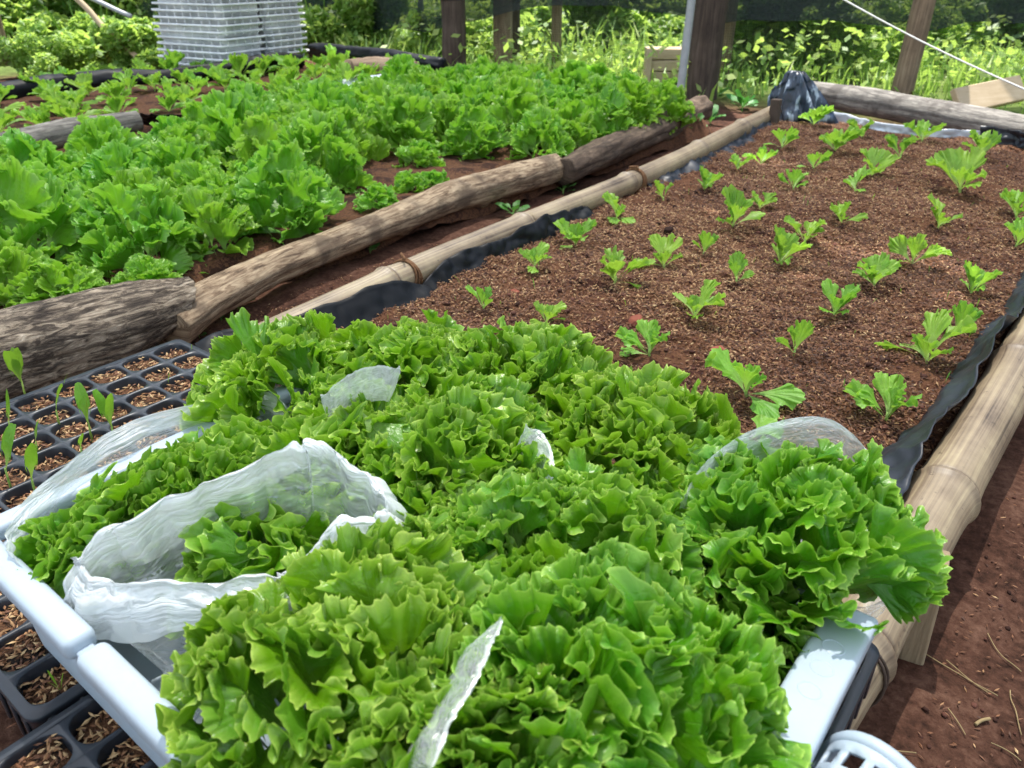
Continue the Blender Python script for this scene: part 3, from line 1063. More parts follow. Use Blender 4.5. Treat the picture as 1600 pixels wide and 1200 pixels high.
# open bag: rim loop follows the photographed opening
loop = [(112, 885, .345), (135, 850, .352), (190, 812, .362), (265, 778, .372), (340, 750, .382), (410, 722, .392), (455, 702, .398), (490, 697, .398), (520, 712, .395),
        (560, 740, .388), (598, 775, .380), (606, 800, .374), (585, 818, .368), (540, 832, .362), (500, 850, .356), (465, 880, .350), (420, 905, .346), (360, 915, .342),
        (290, 918, .340), (220, 920, .338), (165, 915, .338), (128, 905, .341)]
ctrl = np.array([P(u, v, z)[:] for u, v, z in loop])


def closed_spline(c, n):
    m = len(c)
    t = np.linspace(0, m, n, endpoint=False)
    i = np.floor(t).astype(int)
    f = (t - i)[:, None]
    p0, p1, p2, p3 = c[(i - 1) % m], c[i % m], c[(i + 1) % m], c[(i + 2) % m]
    return .5 * ((2 * p1) + (-p0 + p2) * f + (2 * p0 - 5 * p1 + 4 * p2 - p3) * f ** 2 + (-p0 + 3 * p1 - 3 * p2 + p3) * f ** 3)


nc = 200
lp = closed_spline(ctrl, nc)
_th = np.linspace(0, 2 * math.pi, nc, endpoint=False)
_q = np.column_stack([np.cos(_th) * 1.6, np.sin(_th) * 1.6, np.zeros(nc)])
lp = lp + .007 * np.stack([vn(_q + 7 * k, 2.2, 50 + k) for k in range(3)], -1) + .003 * np.stack([vn(_q + 7 * k, 6.5, 60 + k) for k in range(3)], -1)
cen = lp.mean(0)
tg = np.roll(lp, -2, 0) - np.roll(lp, 2, 0)
on = np.column_stack([tg[:, 1], -tg[:, 0], np.zeros(nc)])
on /= np.linalg.norm(on, axis=1, keepdims=True)
if np.sum(on * (lp - cen)) < 0:
    on = -on
rows, fold = [], []
hem = .038 + .010 * np.sin(np.linspace(0, 14, nc)) + .012 * vn(np.column_stack([np.cos(np.linspace(0, 6.28, nc)) * 3, np.sin(np.linspace(0, 6.28, nc)) * 3, np.zeros(nc)]), 1.0, 4)
for k in range(10):                       # the hem turned over to the outside
    s = 1 - k / 9
    rows.append(lp + on * (.011 * math.sin(min(1, s * 2.2) * math.pi / 2) + .004 * s) - np.column_stack([np.zeros(nc), np.zeros(nc), hem * s]))
    fold.append(np.full(nc, .47))
for k in range(1, 5):                     # rolled lip
    a = k / 5 * math.pi
    rows.append(lp - on * .004 * (1 - math.cos(a)) / 2 + np.array([0, 0, .004 * math.sin(a)]))
    fold.append(np.full(nc, .50))
shr_c = np.array([cen[0], cen[1], 0])
for k in range(30):                       # the bag itself
    s = k / 29
    z = lp[:, 2:3] * (1 - s) + (.214) * s
    kx = 1 - .03 * s - .30 * s ** 2.2
    xy = shr_c[:2] + (lp[:, :2] - shr_c[:2]) * kx - on[:, :2] * .005
    rows.append(np.column_stack([xy, z[:, 0]]))
    fold.append(np.full(nc, .40 * max(0, 1 - s * 5)))
o = link("plastic_bag", film_mesh("plastic_bag", np.array(rows), 91, .0034, np.array(fold)), M_FILM)
tag(o, "wide open clear bag with rolled white hem and lettuce inside", "plastic bag", "clear plastic bags in the crate")

# narrow bag on the left: long in the crate's depth
cl = (P(110, 815, .33) + P(380, 665, .33)) / 2
dl = P(380, 665, .33) - P(110, 815, .33)
rl = math.atan2(dl.y, dl.x)
sleeve("narrow clear bag along the crate's left end, rim turned up at the back", (cl.x, cl.y), dl.length / 2 + .045, .058, rl, .212,
       bumpy(.318, (1.55, .95, .036), (2.9, .6, .012), (.25, .5, .02)), 61, taper=.85, amp=.004)
# bags round the other heads: sleeves mostly under the frills, with the edges that stick out
def flap(bag, pts, seed, w=40, dz=.03, dense=.35, n=90, nr=14, amp=.0007):
    """free edge of a bag: pts = upper edge (u, v, z); the film runs down from it"""
    c = np.array([P(u, v, z)[:] for u, v, z in pts])
    e = np.array([(P(u + (w[0] if isinstance(w, tuple) else 0), v + (w[1] if isinstance(w, tuple) else w), z - dz))[:] for u, v, z in pts])

    def res(c):
        t = np.linspace(0, len(c) - 1, n)
        q = np.column_stack([np.interp(t, np.arange(len(c)), c[:, k]) for k in range(3)])
        for k in range(3):
            q[:, k] = np.convolve(np.pad(q[:, k], 6, 'edge'), np.ones(13) / 13, 'valid')
        return q
    A, B = res(c), res(e)
    tp = np.clip(np.sin(np.linspace(0, math.pi, n)) * 2.2, .12, 1)[:, None]
    B = A + (B - A) * tp
    s = np.linspace(0, 1, nr)[:, None, None]
    bul = np.array([0, 0, .006]) * np.sin(s * math.pi)
    rows = A[None] * (1 - s) + B[None] * s + bul
    fold = np.full((nr, n), dense)
    fold[:2] = .55
    m = film_mesh("film_edge", rows, seed, amp, fold, wrap=False)
    o = link("film_edge", m, M_FILM)
    o.parent = bag
    return o


c = P(1262, 800, .30)
bg = sleeve("clear bag round the big lettuce at the crate's right end", (c.x, c.y), .092, .088, 0, .210, bumpy(.282), 62, taper=.7, amp=.004)
flap(bg, [(1058, 790, .36), (1090, 735, .370), (1130, 697, .378), (1180, 668, .385), (1240, 652, .386), (1290, 650, .383), (1330, 672, .375), (1360, 715, .36)], 81, (12, 120), .075, .16)
c = P(960, 1080, .32)
bg = sleeve("clear bag round the front lettuce, its edge a diagonal strip", (c.x, c.y), .092, .090, 0, .210, bumpy(.295), 63, taper=.74, amp=.004)
flap(bg, [(788, 968, .405), (770, 1010, .412), (746, 1062, .412), (704, 1128, .410), (672, 1215, .405)], 82, (-66, 40), .035, .04, amp=.0009)
c = P(500, 1030, .31)
sleeve("clear bag round the front lettuce beside the crate's notched rim", (c.x, c.y), .10, .092, 0, .210, bumpy(.282), 64, taper=.78)
c = P(720, 720, .31)
bg = sleeve("clear bag round the lettuce with the broad dark leaf", (c.x, c.y), .088, .082, 0, .210, bumpy(.30), 65, taper=.75)
flap(bg, [(822, 668, .388), (846, 672, .390), (862, 700, .386), (868, 740, .376), (850, 775, .36)], 83, (-36, 40), .03, .2)
c = P(540, 590, .31)
bg = sleeve("clear bag at the far corner with a small white flap showing", (c.x, c.y), .085, .07, 0, .210, bumpy(.315), 66, taper=.8)
flap(bg, [(500, 625, .385), (528, 596, .395), (560, 577, .400), (595, 570, .400), (628, 578, .390)], 84, 55, .04, .3)

# ------------------------------------------------------------------ seedling trays
def grain_verts(rng, pos, ln, wd, hgt, up=0.35):
    n = len(pos)
    a = rng.uniform(0, 2 * math.pi, n)
    d = np.stack([np.cos(a), np.sin(a), rng.normal(0, up, n)], -1)
    d /= np.linalg.norm(d, axis=1, keepdims=True)
    s = np.cross(d, np.array([0, 0, 1.0]) + rng.normal(0, .3, (n, 3)))
    s /= np.linalg.norm(s, axis=1, keepdims=True)
    u = np.cross(s, d)
    ln = (ln * rng.uniform(.7, 1.25, n))[:, None]
    wd = (wd * rng.uniform(.7, 1.2, n))[:, None]
    A, B = pos - d * ln / 2, pos + d * ln / 2
    C, D = pos + s * wd / 2, pos - s * wd / 2
    E = pos + u * hgt
    V = np.stack([A, B, C, D, E], 1).reshape(-1, 3)
    o = np.arange(n)[:, None] * 5
    T = np.concatenate([o + np.array([[0, 2, 4]]), o + np.array([[2, 1, 4]]), o + np.array([[1, 3, 4]]), o + np.array([[3, 0, 4]])])
    return V, T[:, ::-1]


def make_tray(label, x0, x1, y0, y1, zt, nx, ny, seed, ngr=85):
    rng = np.random.default_rng(seed)
    t = empty("seedling_tray", ((x0 + x1) / 2, (y0 + y1) / 2, zt - .055), label, "seedling tray", "black seedling trays under the crate")
    px, py = (x1 - x0 - .008) / nx, (y1 - y0 - .008) / ny
    acc, so, gr = Acc(), Acc(), Acc()
    M = 8
    for i in range(nx):
        for j in range(ny):
            cx, cy_ = x0 + .004 + (i + .5) * px, y0 + .004 + (j + .5) * py
            hx, hy = px / 2, py / 2
            specs = [(1.0, .0005, 0), (.93, .0165, 0), (.90, .0165, -.002), (.86, .015, -.012), (.62, .009, -.052)]
            V = []
            for (k, r, dz) in specs:
                p = rrect(cx - hx * k, cx + hx * k, cy_ - hy * k, cy_ + hy * k, r, 5)
                V.append(np.column_stack([p, np.full(len(p), zt + dz)]))
            nn = len(V[0])
            Vv = np.vstack(V)
            c = len(Vv)
            Vv = np.vstack([Vv, [cx, cy_, zt - .052]])
            b = 4 * nn
            acc.add(Vv, grid_quads(5, nn, wrap=True)[:, ::-1], [(b + (k + 1) % nn, b + k, c) for k in range(nn)])
            # compost, a little sunk
            lv = rng.uniform(.006, .014)
            V = []
            for k in (.84, .6, .3):
                p = rrect(cx - hx * k, cx + hx * k, cy_ - hy * k, cy_ + hy * k, .011 * k, 5)
                V.append(np.column_stack([p, zt - lv - .002 + (.84 - k) * .006 + rng.normal(0, .0012, len(p))]))
            Vv = np.vstack(V)
            c = len(Vv)
            Vv = np.vstack([Vv, [cx, cy_, zt - lv + .003]])
            so.add(Vv, grid_quads(3, nn, wrap=True), [(2 * nn + k, 2 * nn + (k + 1) % nn, c) for k in range(nn)])
            n = int(ngr * rng.uniform(.8, 1.2))
            g = np.column_stack([cx + rng.uniform(-.8, .8, n) * hx * .98, cy_ + rng.uniform(-.8, .8, n) * hy * .98, zt - lv + rng.uniform(-.001, .005, n)])
            Vg, Tg = grain_verts(rng, g, .0095, .0030, .0014, .35)
            gr.add(Vg, None, Tg, rnd=np.repeat(np.clip(rng.normal(.72, .22, n), 0, 1), 5))
    # rolled outer lip and ribbed skirt
    pth = rrect(x0, x1, y0, y1, .012, 6)
    V = []
    for (o_, dz) in ((-.006, .0006), (.002, .0012), (.0035, -.003), (.0012, -.010), (-.002, -.046)):
        p = rrect(x0 - o_, x1 + o_, y0 - o_, y1 + o_, .012, 6)
        V.append(np.column_stack([p, np.full(len(p), zt + dz)]))
    acc.add(np.vstack(V), grid_quads(5, len(pth), wrap=True)[:, ::-1])
    for i in range(nx * 2):
        x = x0 + (i + .5) * (x1 - x0) / (nx * 2)
        for yy, sg in ((y0, -1), (y1, 1)):
            box_bm(acc, x - .0035, x + .0035, min(yy, yy + sg * .003), max(yy, yy + sg * .003), zt - .050, zt - .008, .001, 1)
    for j in range(ny * 2):
        y = y0 + (j + .5) * (y1 - y0) / (ny * 2)
        for xx, sg in ((x0, -1), (x1, 1)):
            box_bm(acc, min(xx, xx + sg * .003), max(xx, xx + sg * .003), y - .0035, y + .0035, zt - .050, zt - .008, .001, 1)
    part("tray_shell", acc, M_TRAY, t)
    part("potting_mix", so, M_POT, t)
    tag(part("rice_husk", gr, M_HUSK, t, smooth=False), kind="stuff")
    return t


TZ = .205
make_tray("black seedling tray against the rough log, with taller sprouts", -1.150, -.868, .09, .567, TZ, 5, 9, 1)
make_tray("black seedling tray between the log's tray and the crate's left end", -.856, -.574, .09, .565, TZ, 5, 9, 2)
make_tray("black seedling tray under the crate's notched long side", -.562, -.318, .045, .590, TZ - .003, 5, 10, 3)
make_tray("black seedling tray whose rim sticks out beside the right bamboo", -.306, -.050, .05, .600, TZ, 5, 10, 4)

# sprouts in the trays
SPR = [(42, 625, .055, 3, "two leaved sprout standing tallest at the tray's log side"), (95, 670, .05, 1, "sprout with one long yellowish leaf bent to the left"),
       (22, 688, .05, 1, "narrow sprout bent left at the photo's edge of the tray"), (145, 690, .05, 2, "spiky dark sprout with a small round side leaf"),
       (180, 692, .05, 2, "sprout with a broad bluish leaf and a short green one"), (60, 708, .03, 1, "thin short shoot between the yellowish sprouts"),
       (130, 718, .032, 1, "short single leaf beside the white bag rim"), (58, 778, .05, 1, "upright flat leaved sprout near the crate corner"),
       (20, 770, .06, 1, "long narrow sprout above the crate's far left rim"), (300, 553, .02, 1, "hair thin shoot in the tray's far corner cell"),
       (100, 608, .02, 1, "tiny forked shoot in the row along the log"), (262, 605, .02, 1, "fine pale shoot in the middle of the far tray cells"),
       (95, 1080, .02, 3, "tuft of fine green shoots in the near tray cell"), (170, 655, .016, 1, "faint green shoot in the tray's central cell")]
for k, (u, v, h, nl, lab) in enumerate(SPR):
    h *= 1.2 if h > .028 else 1.0
    rng = np.random.default_rng(300 + k)
    acc = Acc()
    b = P(u, v, TZ - .010)
    tall = h > .028
    if tall:
        tube(acc, [(0, 0, 0), (.001, 0, h * .25), (.002, .001, h * .5)], [.0016, .0014, .001], 6)
    for q in range(nl):
        az = TO_CAM + math.pi / 2 + (q * 2.4 if nl > 1 else 0) + rng.normal(0, .5)
        Vl, Ql, luv = leaf_geo(rng, h * (.95 if tall else 1.3) * rng.uniform(.8, 1.05), .30 if tall else .07, 9, 11, .25, 1.5, curl=rng.uniform(-.5, .1), cup=.9, teeth=0, narrow=.35, side=.75, meander=0)
        acc.add(place_leaf(Vl, rng.uniform(.1, .4), az, rng.normal(0, .3), (.002 if tall else 0, 0, h * .42 if tall else 0)), Ql, luv=luv)
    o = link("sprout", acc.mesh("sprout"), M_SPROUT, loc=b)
    tag(o, lab, "sprout", "sprouts in the seedling trays")

# ------------------------------------------------------------------ ground and beds
xs = np.unique(np.round(np.concatenate([np.linspace(-120, -14, 14), np.linspace(-14, -7, 24), np.arange(-7, 1.6, .03), np.linspace(1.6, 6, 24), np.linspace(6, 120, 14)]), 4))
ys = np.unique(np.round(np.concatenate([np.linspace(-120, -6, 10), np.linspace(-6, -.6, 24), np.arange(-.6, 6, .03), np.linspace(6, 16, 50), np.linspace(16, 140, 14)]), 4))
Xg, Yg = np.meshgrid(xs, ys)
pg = np.column_stack([Xg.ravel(), Yg.ravel(), np.zeros(Xg.size)])
zg = .012 * fbm(pg, 2.0, 3, 3) + .007 * fbm(pg, 14.0, 8, 3)
near = np.exp(-((Xg.ravel() + .0) / .12) ** 2) * .03
zg = zg + near + np.clip((Yg.ravel() - 6), 0, 40) * .012 + .10 * fbm(pg, .25, 5, 2) * np.clip((Yg.ravel() - 6) / 6, 0, 1)
pg[:, 2] = zg - .01
g = link("ground", new_mesh("ground", pg, grid_quads(len(ys), len(xs))), M_GROUND)
tag(g, kind="structure")


def ground_z(x, y):
    p = np.array([[x, y, 0.0]])
    return float((.012 * fbm(p, 2.0, 3, 3) + .007 * fbm(p, 14.0, 8, 3))[0]) - .01 + max(0, min(40, y - 6)) * .012


def bed(name, x0, x1, y0, y1, z, mat, step, seed, skew=None, rough=1.0):
    nx, ny = int((x1 - x0) / step), int((y1 - y0) / step)
    X, Y = np.meshgrid(np.linspace(x0, x1, nx), np.linspace(y0, y1, ny))
    if skew:
        X = X + skew(Y) * (1 - (X - x0) / (x1 - x0))
    p = np.column_stack([X.ravel(), Y.ravel(), np.zeros(X.size)])
    h = z + rough * (.012 * fbm(p, 3.5, seed, 3) + .006 * fbm(p, 22, seed + 4, 3) + .004 * np.abs(fbm(p, 80, seed + 6, 2)))
    ex = np.minimum(np.minimum((X - X.min(1, keepdims=True)), X.max(1, keepdims=True) - X), np.minimum(Y - y0, y1 - Y)).ravel()
    h = h - .09 * np.clip(1 - ex / .05, 0, 1)
    p[:, 2] = h
    o = link(name, new_mesh(name, p, grid_quads(ny, nx)), mat)
    tag(o, kind="structure")
    return X, Y, h.reshape(X.shape)


lb = lambda Y: -.065 * np.clip(Y - .6, -2, 4)      # the left bamboo drifts away from the right one
BZ = .10
BX, BY, BH = bed("soil_bed", -1.20, -.06, .45, 4.05, BZ, M_SOIL, .011, 40, skew=lb)
bed("lettuce_bed_soil", -3.5, -1.70, -.6, 3.8, .085, M_SOIL2, .03, 50)
bed("far_bed_soil", -5.5, -3.62, -.4, 4.1, .10, M_SOIL2, .04, 60)


def bed_z(x, y):
    i = int(np.clip((y - .45) / (4.05 - .45) * (BH.shape[0] - 1), 0, BH.shape[0] - 1))
    row = BX[i]
    j = int(np.clip(np.searchsorted(row, x), 0, BH.shape[1] - 1))
    return float(BH[i, j])


# rice husk strewn over the bed, thicker near the crate; crumbs of red soil
rng = np.random.default_rng(5)
n = 260000
yy = .55 + (3.45) * rng.uniform(0, 1, n) ** 1.45
xx = -1.2 + 1.14 * rng.uniform(0, 1, n)
ii = np.clip(((yy - .45) / 3.6 * (BH.shape[0] - 1)).astype(int), 0, BH.shape[0] - 1)
jj = np.clip(((xx + 1.2) / 1.14 * (BH.shape[1] - 1)).astype(int), 0, BH.shape[1] - 1)
px_ = BX[ii, jj] + rng.normal(0, .004, n)
py_ = BY[ii, jj] + rng.normal(0, .004, n)
pz_ = BH[ii, jj]
pp = np.column_stack([px_, py_, pz_])
dens = fbm(pp * [1, 1, 0], 5.0, 71, 4) * .7 + .80 + .3 * vn(pp * [1, 1, 0], 26.0, 72)
keep = rng.uniform(-.2, 1.0, n) < dens
pp = pp[keep]
pp[:, 2] += rng.uniform(.0005, .005, len(pp))
V, T = grain_verts(rng, pp, .0100, .0032, .0016, .4)
husk = link("rice_husk", new_mesh("rice_husk", V, None, T, smooth=False, rnd=np.repeat(np.clip(rng.normal(.46, .25, len(pp)) + .12 * fbm(pp * [1, 1, 0], 3.0, 73, 2), 0, 1), 5)), M_HUSK)
tag(husk, "tan rice husk strewn over the red brown seedling bed", "husk mulch", kind="stuff")

ico = bmesh.new()
bmesh.ops.create_icosphere(ico, subdivisions=1, radius=1)
IV = np.array([v.co[:] for v in ico.verts])
IT = np.array([[v.index for v in f.verts] for f in ico.faces])
ico.free()


def clods(name, pts, size, seed, mat, label):
    rng = np.random.default_rng(seed)
    n = len(pts)
    s = size * rng.uniform(.35, 1.0, n) ** 1.8
    V = pts[:, None, :] + (IV[None] * (1 + rng.normal(0, .22, (n, len(IV), 1)))) * s[:, None, None] * np.array([1, 1, .75])
    T = (np.arange(n)[:, None, None] * len(IV) + IT[None]).reshape(-1, 3)
    o = link(name, new_mesh(name, V.reshape(-1, 3), None, T, smooth=True, rnd=np.repeat(rng.uniform(0, 1, n), len(IV))), mat)
    return tag(o, label, "soil crumbs", kind="stuff")


n = 3200
yy = .55 + 3.45 * rng.uniform(0, 1, n) ** 1.3
ii = np.clip(((yy - .45) / 3.6 * (BH.shape[0] - 1)).astype(int), 0, BH.shape[0] - 1)
jj = rng.integers(3, BH.shape[1] - 3, n)
cp = np.column_stack([BX[ii, jj], BY[ii, jj], BH[ii, jj] + .002])
clods("soil_crumbs", cp, .0075, 6, M_CLOD, "dark red soil crumbs lying on the seedling bed")

# crumbs and straw on the paths
n = 1800
qx = np.concatenate([rng.uniform(.0, .9, n), rng.uniform(-1.62, -1.2, n // 2)])
qy = np.concatenate([rng.uniform(.3, 2.3, n), rng.uniform(.6, 4.2, n // 2)])
qp = np.column_stack([qx, qy, np.zeros(len(qx))])
qz = .012 * fbm(qp, 2.0, 3, 3) + .007 * fbm(qp, 14.0, 8, 3) + np.exp(-(qx / .12) ** 2) * .03 - .01
qp[:, 2] = qz + .001
clods("path_crumbs", qp, .0042, 16, M_CLOD, "small crumbs of earth on the trodden paths")
n = 15000
qx = np.concatenate([rng.uniform(.0, .9, n // 3), rng.uniform(-1.62, -1.2, n * 2 // 3)])
qy = np.concatenate([rng.uniform(.3, 2.3, n // 3), rng.uniform(.6, 4.2, n * 2 // 3)])
qp = np.column_stack([qx, qy, np.zeros(len(qx))])
qp[:, 2] = .012 * fbm(qp, 2.0, 3, 3) + .007 * fbm(qp, 14.0, 8, 3) + np.exp(-(qx / .12) ** 2) * .03 - .007
V, T = grain_verts(rng, qp, .008, .0025, .001, .2)
tag(link("path_husk", new_mesh("path_husk", V, None, T, smooth=False, rnd=np.repeat(np.clip(rng.normal(.48, .22, len(qp)), 0, 1), 5)), M_HUSK),
    "scattered rice husk on the trodden paths", "husk", kind="stuff")

# ------------------------------------------------------------------ seedlings of the right bed
ORD = "first second third fourth fifth sixth seventh eighth ninth tenth eleventh twelfth thirteenth fourteenth fifteenth sixteenth seventeenth eighteenth".split()


def seedling_mesh(seed, low=2, up=5, h=.095):
    rng = np.random.default_rng(seed)
    acc = Acc()
    ph = rng.uniform(0, 6.28)
    for k in range(up):
        ph += 2.4 + rng.normal(0, .3)
        V, Q, luv = leaf_geo(rng, h * rng.uniform(.55, 1.12), .43 * rng.uniform(.7, 1.3), 14, 72, 1.5, 5.5, curl=rng.uniform(-.95, -.15), cup=.8, teeth=.06, narrow=.20, side=.30, env=2.2, env_in=.36)
        acc.add(place_leaf(V, rng.uniform(.12, .8), ph, rng.normal(0, .35), (0, 0, .004)), Q, luv=luv)
    for k in range(low):
        ph = rng.uniform(0, 6.28)
        V, Q, luv = leaf_geo(rng, h * rng.uniform(.7, 1.1), .36, 13, 52, 1.25, 4.5, curl=-.75, cup=.3, teeth=.07, narrow=.16, side=.3, env=1.8)
        acc.add(place_leaf(V, rng.uniform(.95, 1.25), ph, rng.normal(0, .2), (0, 0, .006)), Q, luv=luv)
    tube(acc, [(0, 0, -.02), (0, 0, .006), (0, 0, .02)], [.003, .003, .002], 6)
    return acc.mesh("lettuce_seedling")


SEEDV = [seedling_mesh(500 + k, low=(k % 3) // 2 + (k % 2), up=4 + k % 4) for k in range(16)]
rows_ = [
    ("row beside the left bamboo", [(755, 483, .85), (835, 430, .95), (900, 377, .95), (963, 343, .85), (1037, 312, 1.0), (1100, 295, .9), (1152, 266, .9), (1190, 252, .9), (1222, 230, 1.0), (1270, 200, 1.0)]),
    ("second row from the left bamboo", [(853, 505, .7), (960, 447, 1.0), (1038, 411, .9), (1100, 389, .9), (1145, 356, .95), (1187, 325, .85), (1240, 295, .9), (1270, 267, 1.0), (1303, 242, 1.1), (1345, 218, 1.1)]),
    ("middle row of the seedling bed", [(1015, 556, .9), (1085, 497, 1.0), (1150, 443, .85), (1218, 409, .9), (1258, 376, 1.0), (1315, 350, 1.0), (1335, 304, 1.0), (1360, 279, 1.1), (1405, 253, 1.1), (1440, 222, 1.2)]),
    ("second row from the right bamboo", [(1165, 624, .95), (1240, 557, .9), (1302, 496, .85), (1365, 449, 1.0), (1425, 411, .9), (1465, 358, 1.2), (1500, 300, 1.3), (1528, 252, 1.4)]),
    ("row beside the right bamboo", [(1387, 652, 1.1), (1447, 570, 1.05), (1492, 520, .9), (1515, 465, .8), (1588, 382, .9), (1590, 335, 1.1)]),
]
NOTES = {(1, 1): "seedling with a long leaf stretched right, second from the crate, second row from left bamboo",
         (3, 3): "seedling with a long drooping left leaf, fourth from the crate, second row from right bamboo",
         (3, 4): "sunlit bright yellow seedling in the bare patch of sunlight"}
k = 0
for ri, (rn, lst) in enumerate(rows_):
    for si, (u, v, sc) in enumerate(lst):
        b = P(u, v, BZ)
        b.z = bed_z(b.x, b.y) - .002
        o = link("lettuce_seedling", SEEDV[(k * 7 + ri) % 16], M_SEED, loc=b, rot=(random.uniform(-.16, .16), random.uniform(-.16, .16), random.uniform(0, 6.28)))
        s = sc * .95 * random.uniform(.82, 1.12) * (1 + .03 * max(0, b.y - 1.2))
        o.scale = (s, s, s * random.uniform(.95, 1.1))
        tag(o, NOTES.get((ri, si), f"lettuce seedling, {ORD[si]} from the crate in the {rn}"), "seedling", "lettuce seedlings in the right bed")
        k += 1

# ------------------------------------------------------------------ big lettuces of the left bed
LETV = [bunch_mesh("growing_lettuce", 700 + k, n=40, rx=.145, rz=.215, L=(.13, .185), thmax=84, lam=.024, nr=13, nw=120, fan=.60, upw=.75, jit=.30, rollj=.8, warp=.014) for k in range(7)]
ROWX = [-1.86, -2.10, -2.35, -2.63, -2.91, -3.20]
ROWN = ["row along the log", "second row from the log", "third row from the log", "fourth row from the log", "fifth row from the log", "row farthest from the log"]
for ri, X0 in enumerate(ROWX):
    cnt = 0
    for k in range(17):
        Y0 = .12 + .238 * k + (.13 if ri % 2 else 0) + random.uniform(-.04, .04)
        X = X0 + random.uniform(-.04, .04)
        if Y0 > (3.55 if ri == 0 else 3.72):
            continue
        uu, vv = proj((X, Y0, .2))
        if uu < -90 or uu > 1700:
            continue
        if ri == 0 and 1.50 < Y0 < 2.42:
            continue
        if ri == 1 and 1.72 < Y0 < 2.2:
            continue
        if ri == 5 and Y0 < 2.1:
            continue
        sc = random.uniform(.80, 1.12) * (.9 if ri > 3 or ri == 0 else 1)
        if ri == 0 and Y0 < .75:
            sc *= .85
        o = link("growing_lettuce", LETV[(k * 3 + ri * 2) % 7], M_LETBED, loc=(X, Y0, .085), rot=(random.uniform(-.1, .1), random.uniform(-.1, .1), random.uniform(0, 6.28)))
        o.scale = (sc, sc, sc * random.uniform(.95, 1.12))
        tag(o, f"mature frilly lettuce, {ORD[cnt]} from the near end in the {ROWN[ri]}", "lettuce", "mature lettuces in the left bed")
        cnt += 1
# small low lettuces in the gap by the log
GAP = [(235, 455, .5, "small drooping lettuce at the near log, left of the split"), (100, 475, .6, "loose low lettuce over the near log at the photo's left edge"), (640, 300, .42, "low lettuce plant at the left of the bare patch by the log"),
       (680, 290, .34, "little lettuce leaf lying in the bare patch by the log"), (590, 325, .45, "small limp lettuce at the near edge of the bare patch"),
       (655, 255, .55, "leggy pale lettuce at the back of the bare patch")]
for k, (u, v, s, lab) in enumerate(GAP):
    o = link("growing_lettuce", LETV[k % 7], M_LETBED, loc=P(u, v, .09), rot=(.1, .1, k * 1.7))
    o.scale = (s, s, s * .75)
    tag(o, lab, "lettuce", "mature lettuces in the left bed")

# young lettuces of the far bed
YOUNGV = [seedling_mesh(540 + k, low=3, up=9, h=.085) for k in range(5)]
FROW = [-3.85, -4.25, -4.65, -5.05]
FN = ["front row of the far bed", "second row of the far bed", "third row of the far bed", "back row of the far bed"]
for ri, X0 in enumerate(FROW):
    cnt = 0
    for k in range(17):
        Y0 = .9 + .20 * k + random.uniform(-.06, .06)
        X = X0 + random.uniform(-.07, .07)
        uu, vv = proj((X, Y0, .2))
        if uu < -40 or Y0 > 4.0:
            continue
        o = link("young_lettuce", YOUNGV[(k * 3 + ri) % 5], M_SEED, loc=(X, Y0, .10), rot=(0, 0, random.uniform(0, 6.28)))
        s = random.uniform(1.3, 1.9)
        o.scale = (s, s, s)
        tag(o, f"young lettuce, {ORD[cnt]} from the left in the {FN[ri]}", "lettuce", "young lettuces in the far bed")
        cnt += 1


# ------------------------------------------------------------------ bamboo, logs, stake
def bamboo(label, a, b, r0, r1, nodes, seed, n=220):
    a, b = Vector(a), Vector(b)
    ln = (b - a).length
    rng = np.random.default_rng(seed)
    t = np.linspace(0, 1, n)
    # finer sampling at the nodes
    t = np.unique(np.concatenate([t] + [np.linspace(max(0, nd - .02 / ln), min(1, nd + .02 / ln), 17) for nd in nodes]))
    rad, nd_ = [], []
    pts = []
    sd = (b - a).normalized()
    lat = Vector((sd.y, -sd.x, 0))
    for x in t:
        r = r0 + (r1 - r0) * x
        dk = 0
        for nd in nodes:
            d = (x - nd) * ln
            r += .0045 * math.exp(-(d / .007) ** 2) * (r0 / .05) + .003 * math.exp(-(d / .03) ** 2)
            r -= .0022 * math.exp(-((d - .011) / .003) ** 2)
            dk = max(dk, .95 * math.exp(-((d - .010) / .0042) ** 2), .35 * math.exp(-(d / .012) ** 2))
        rad.append(r)
        nd_.append(dk)
        p = a + (b - a) * x
        p = p + lat * (.012 * math.sin(x * 7 + seed)) + Vector((0, 0, .006 * math.sin(x * 9 + seed * 2)))
        pts.append(p)
    acc = Acc()
    tube(acc, pts, rad, 28, disp=lambda V, L: .018 * vn(V, 9, seed) + .01 * vn(V, 30, seed + 1))
    m = acc.mesh("bamboo_pole")
    at = m.attributes["luv"].data
    for i in range(len(t) * 28):
        v = at[i].vector
        at[i].vector = (v[0], v[1] + seed * 3.1, nd_[i // 28])
    o = link("bamboo_pole", m, M_BAMBOO)
    return tag(o, label, "bamboo pole", "bamboo poles edging the seedling bed"), pts, rad


YB = lambda Y, L0, L1: (Y - L0) / (L1 - L0)
bl, lpts, lrad = bamboo("pale bamboo pole along the seedling bed's left edge, beside the path", (-1.165, .35, .112), (-1.385, 3.78, .132), .034, .036,
                        [YB(y, .35, 3.78) for y in (.58, 1.10, 1.63, 2.22, 2.80, 3.28)], 3)
br, rpts, rrad = bamboo("thick brown bamboo pole along the seedling bed's right edge", (-.112, -.30, .105), (-.005, 4.0, .105), .0405, .042,
                        [YB(y, -.30, 4.0) for y in (.13, .69, 1.04, 1.53, 2.05, 2.6, 3.2)], 5)


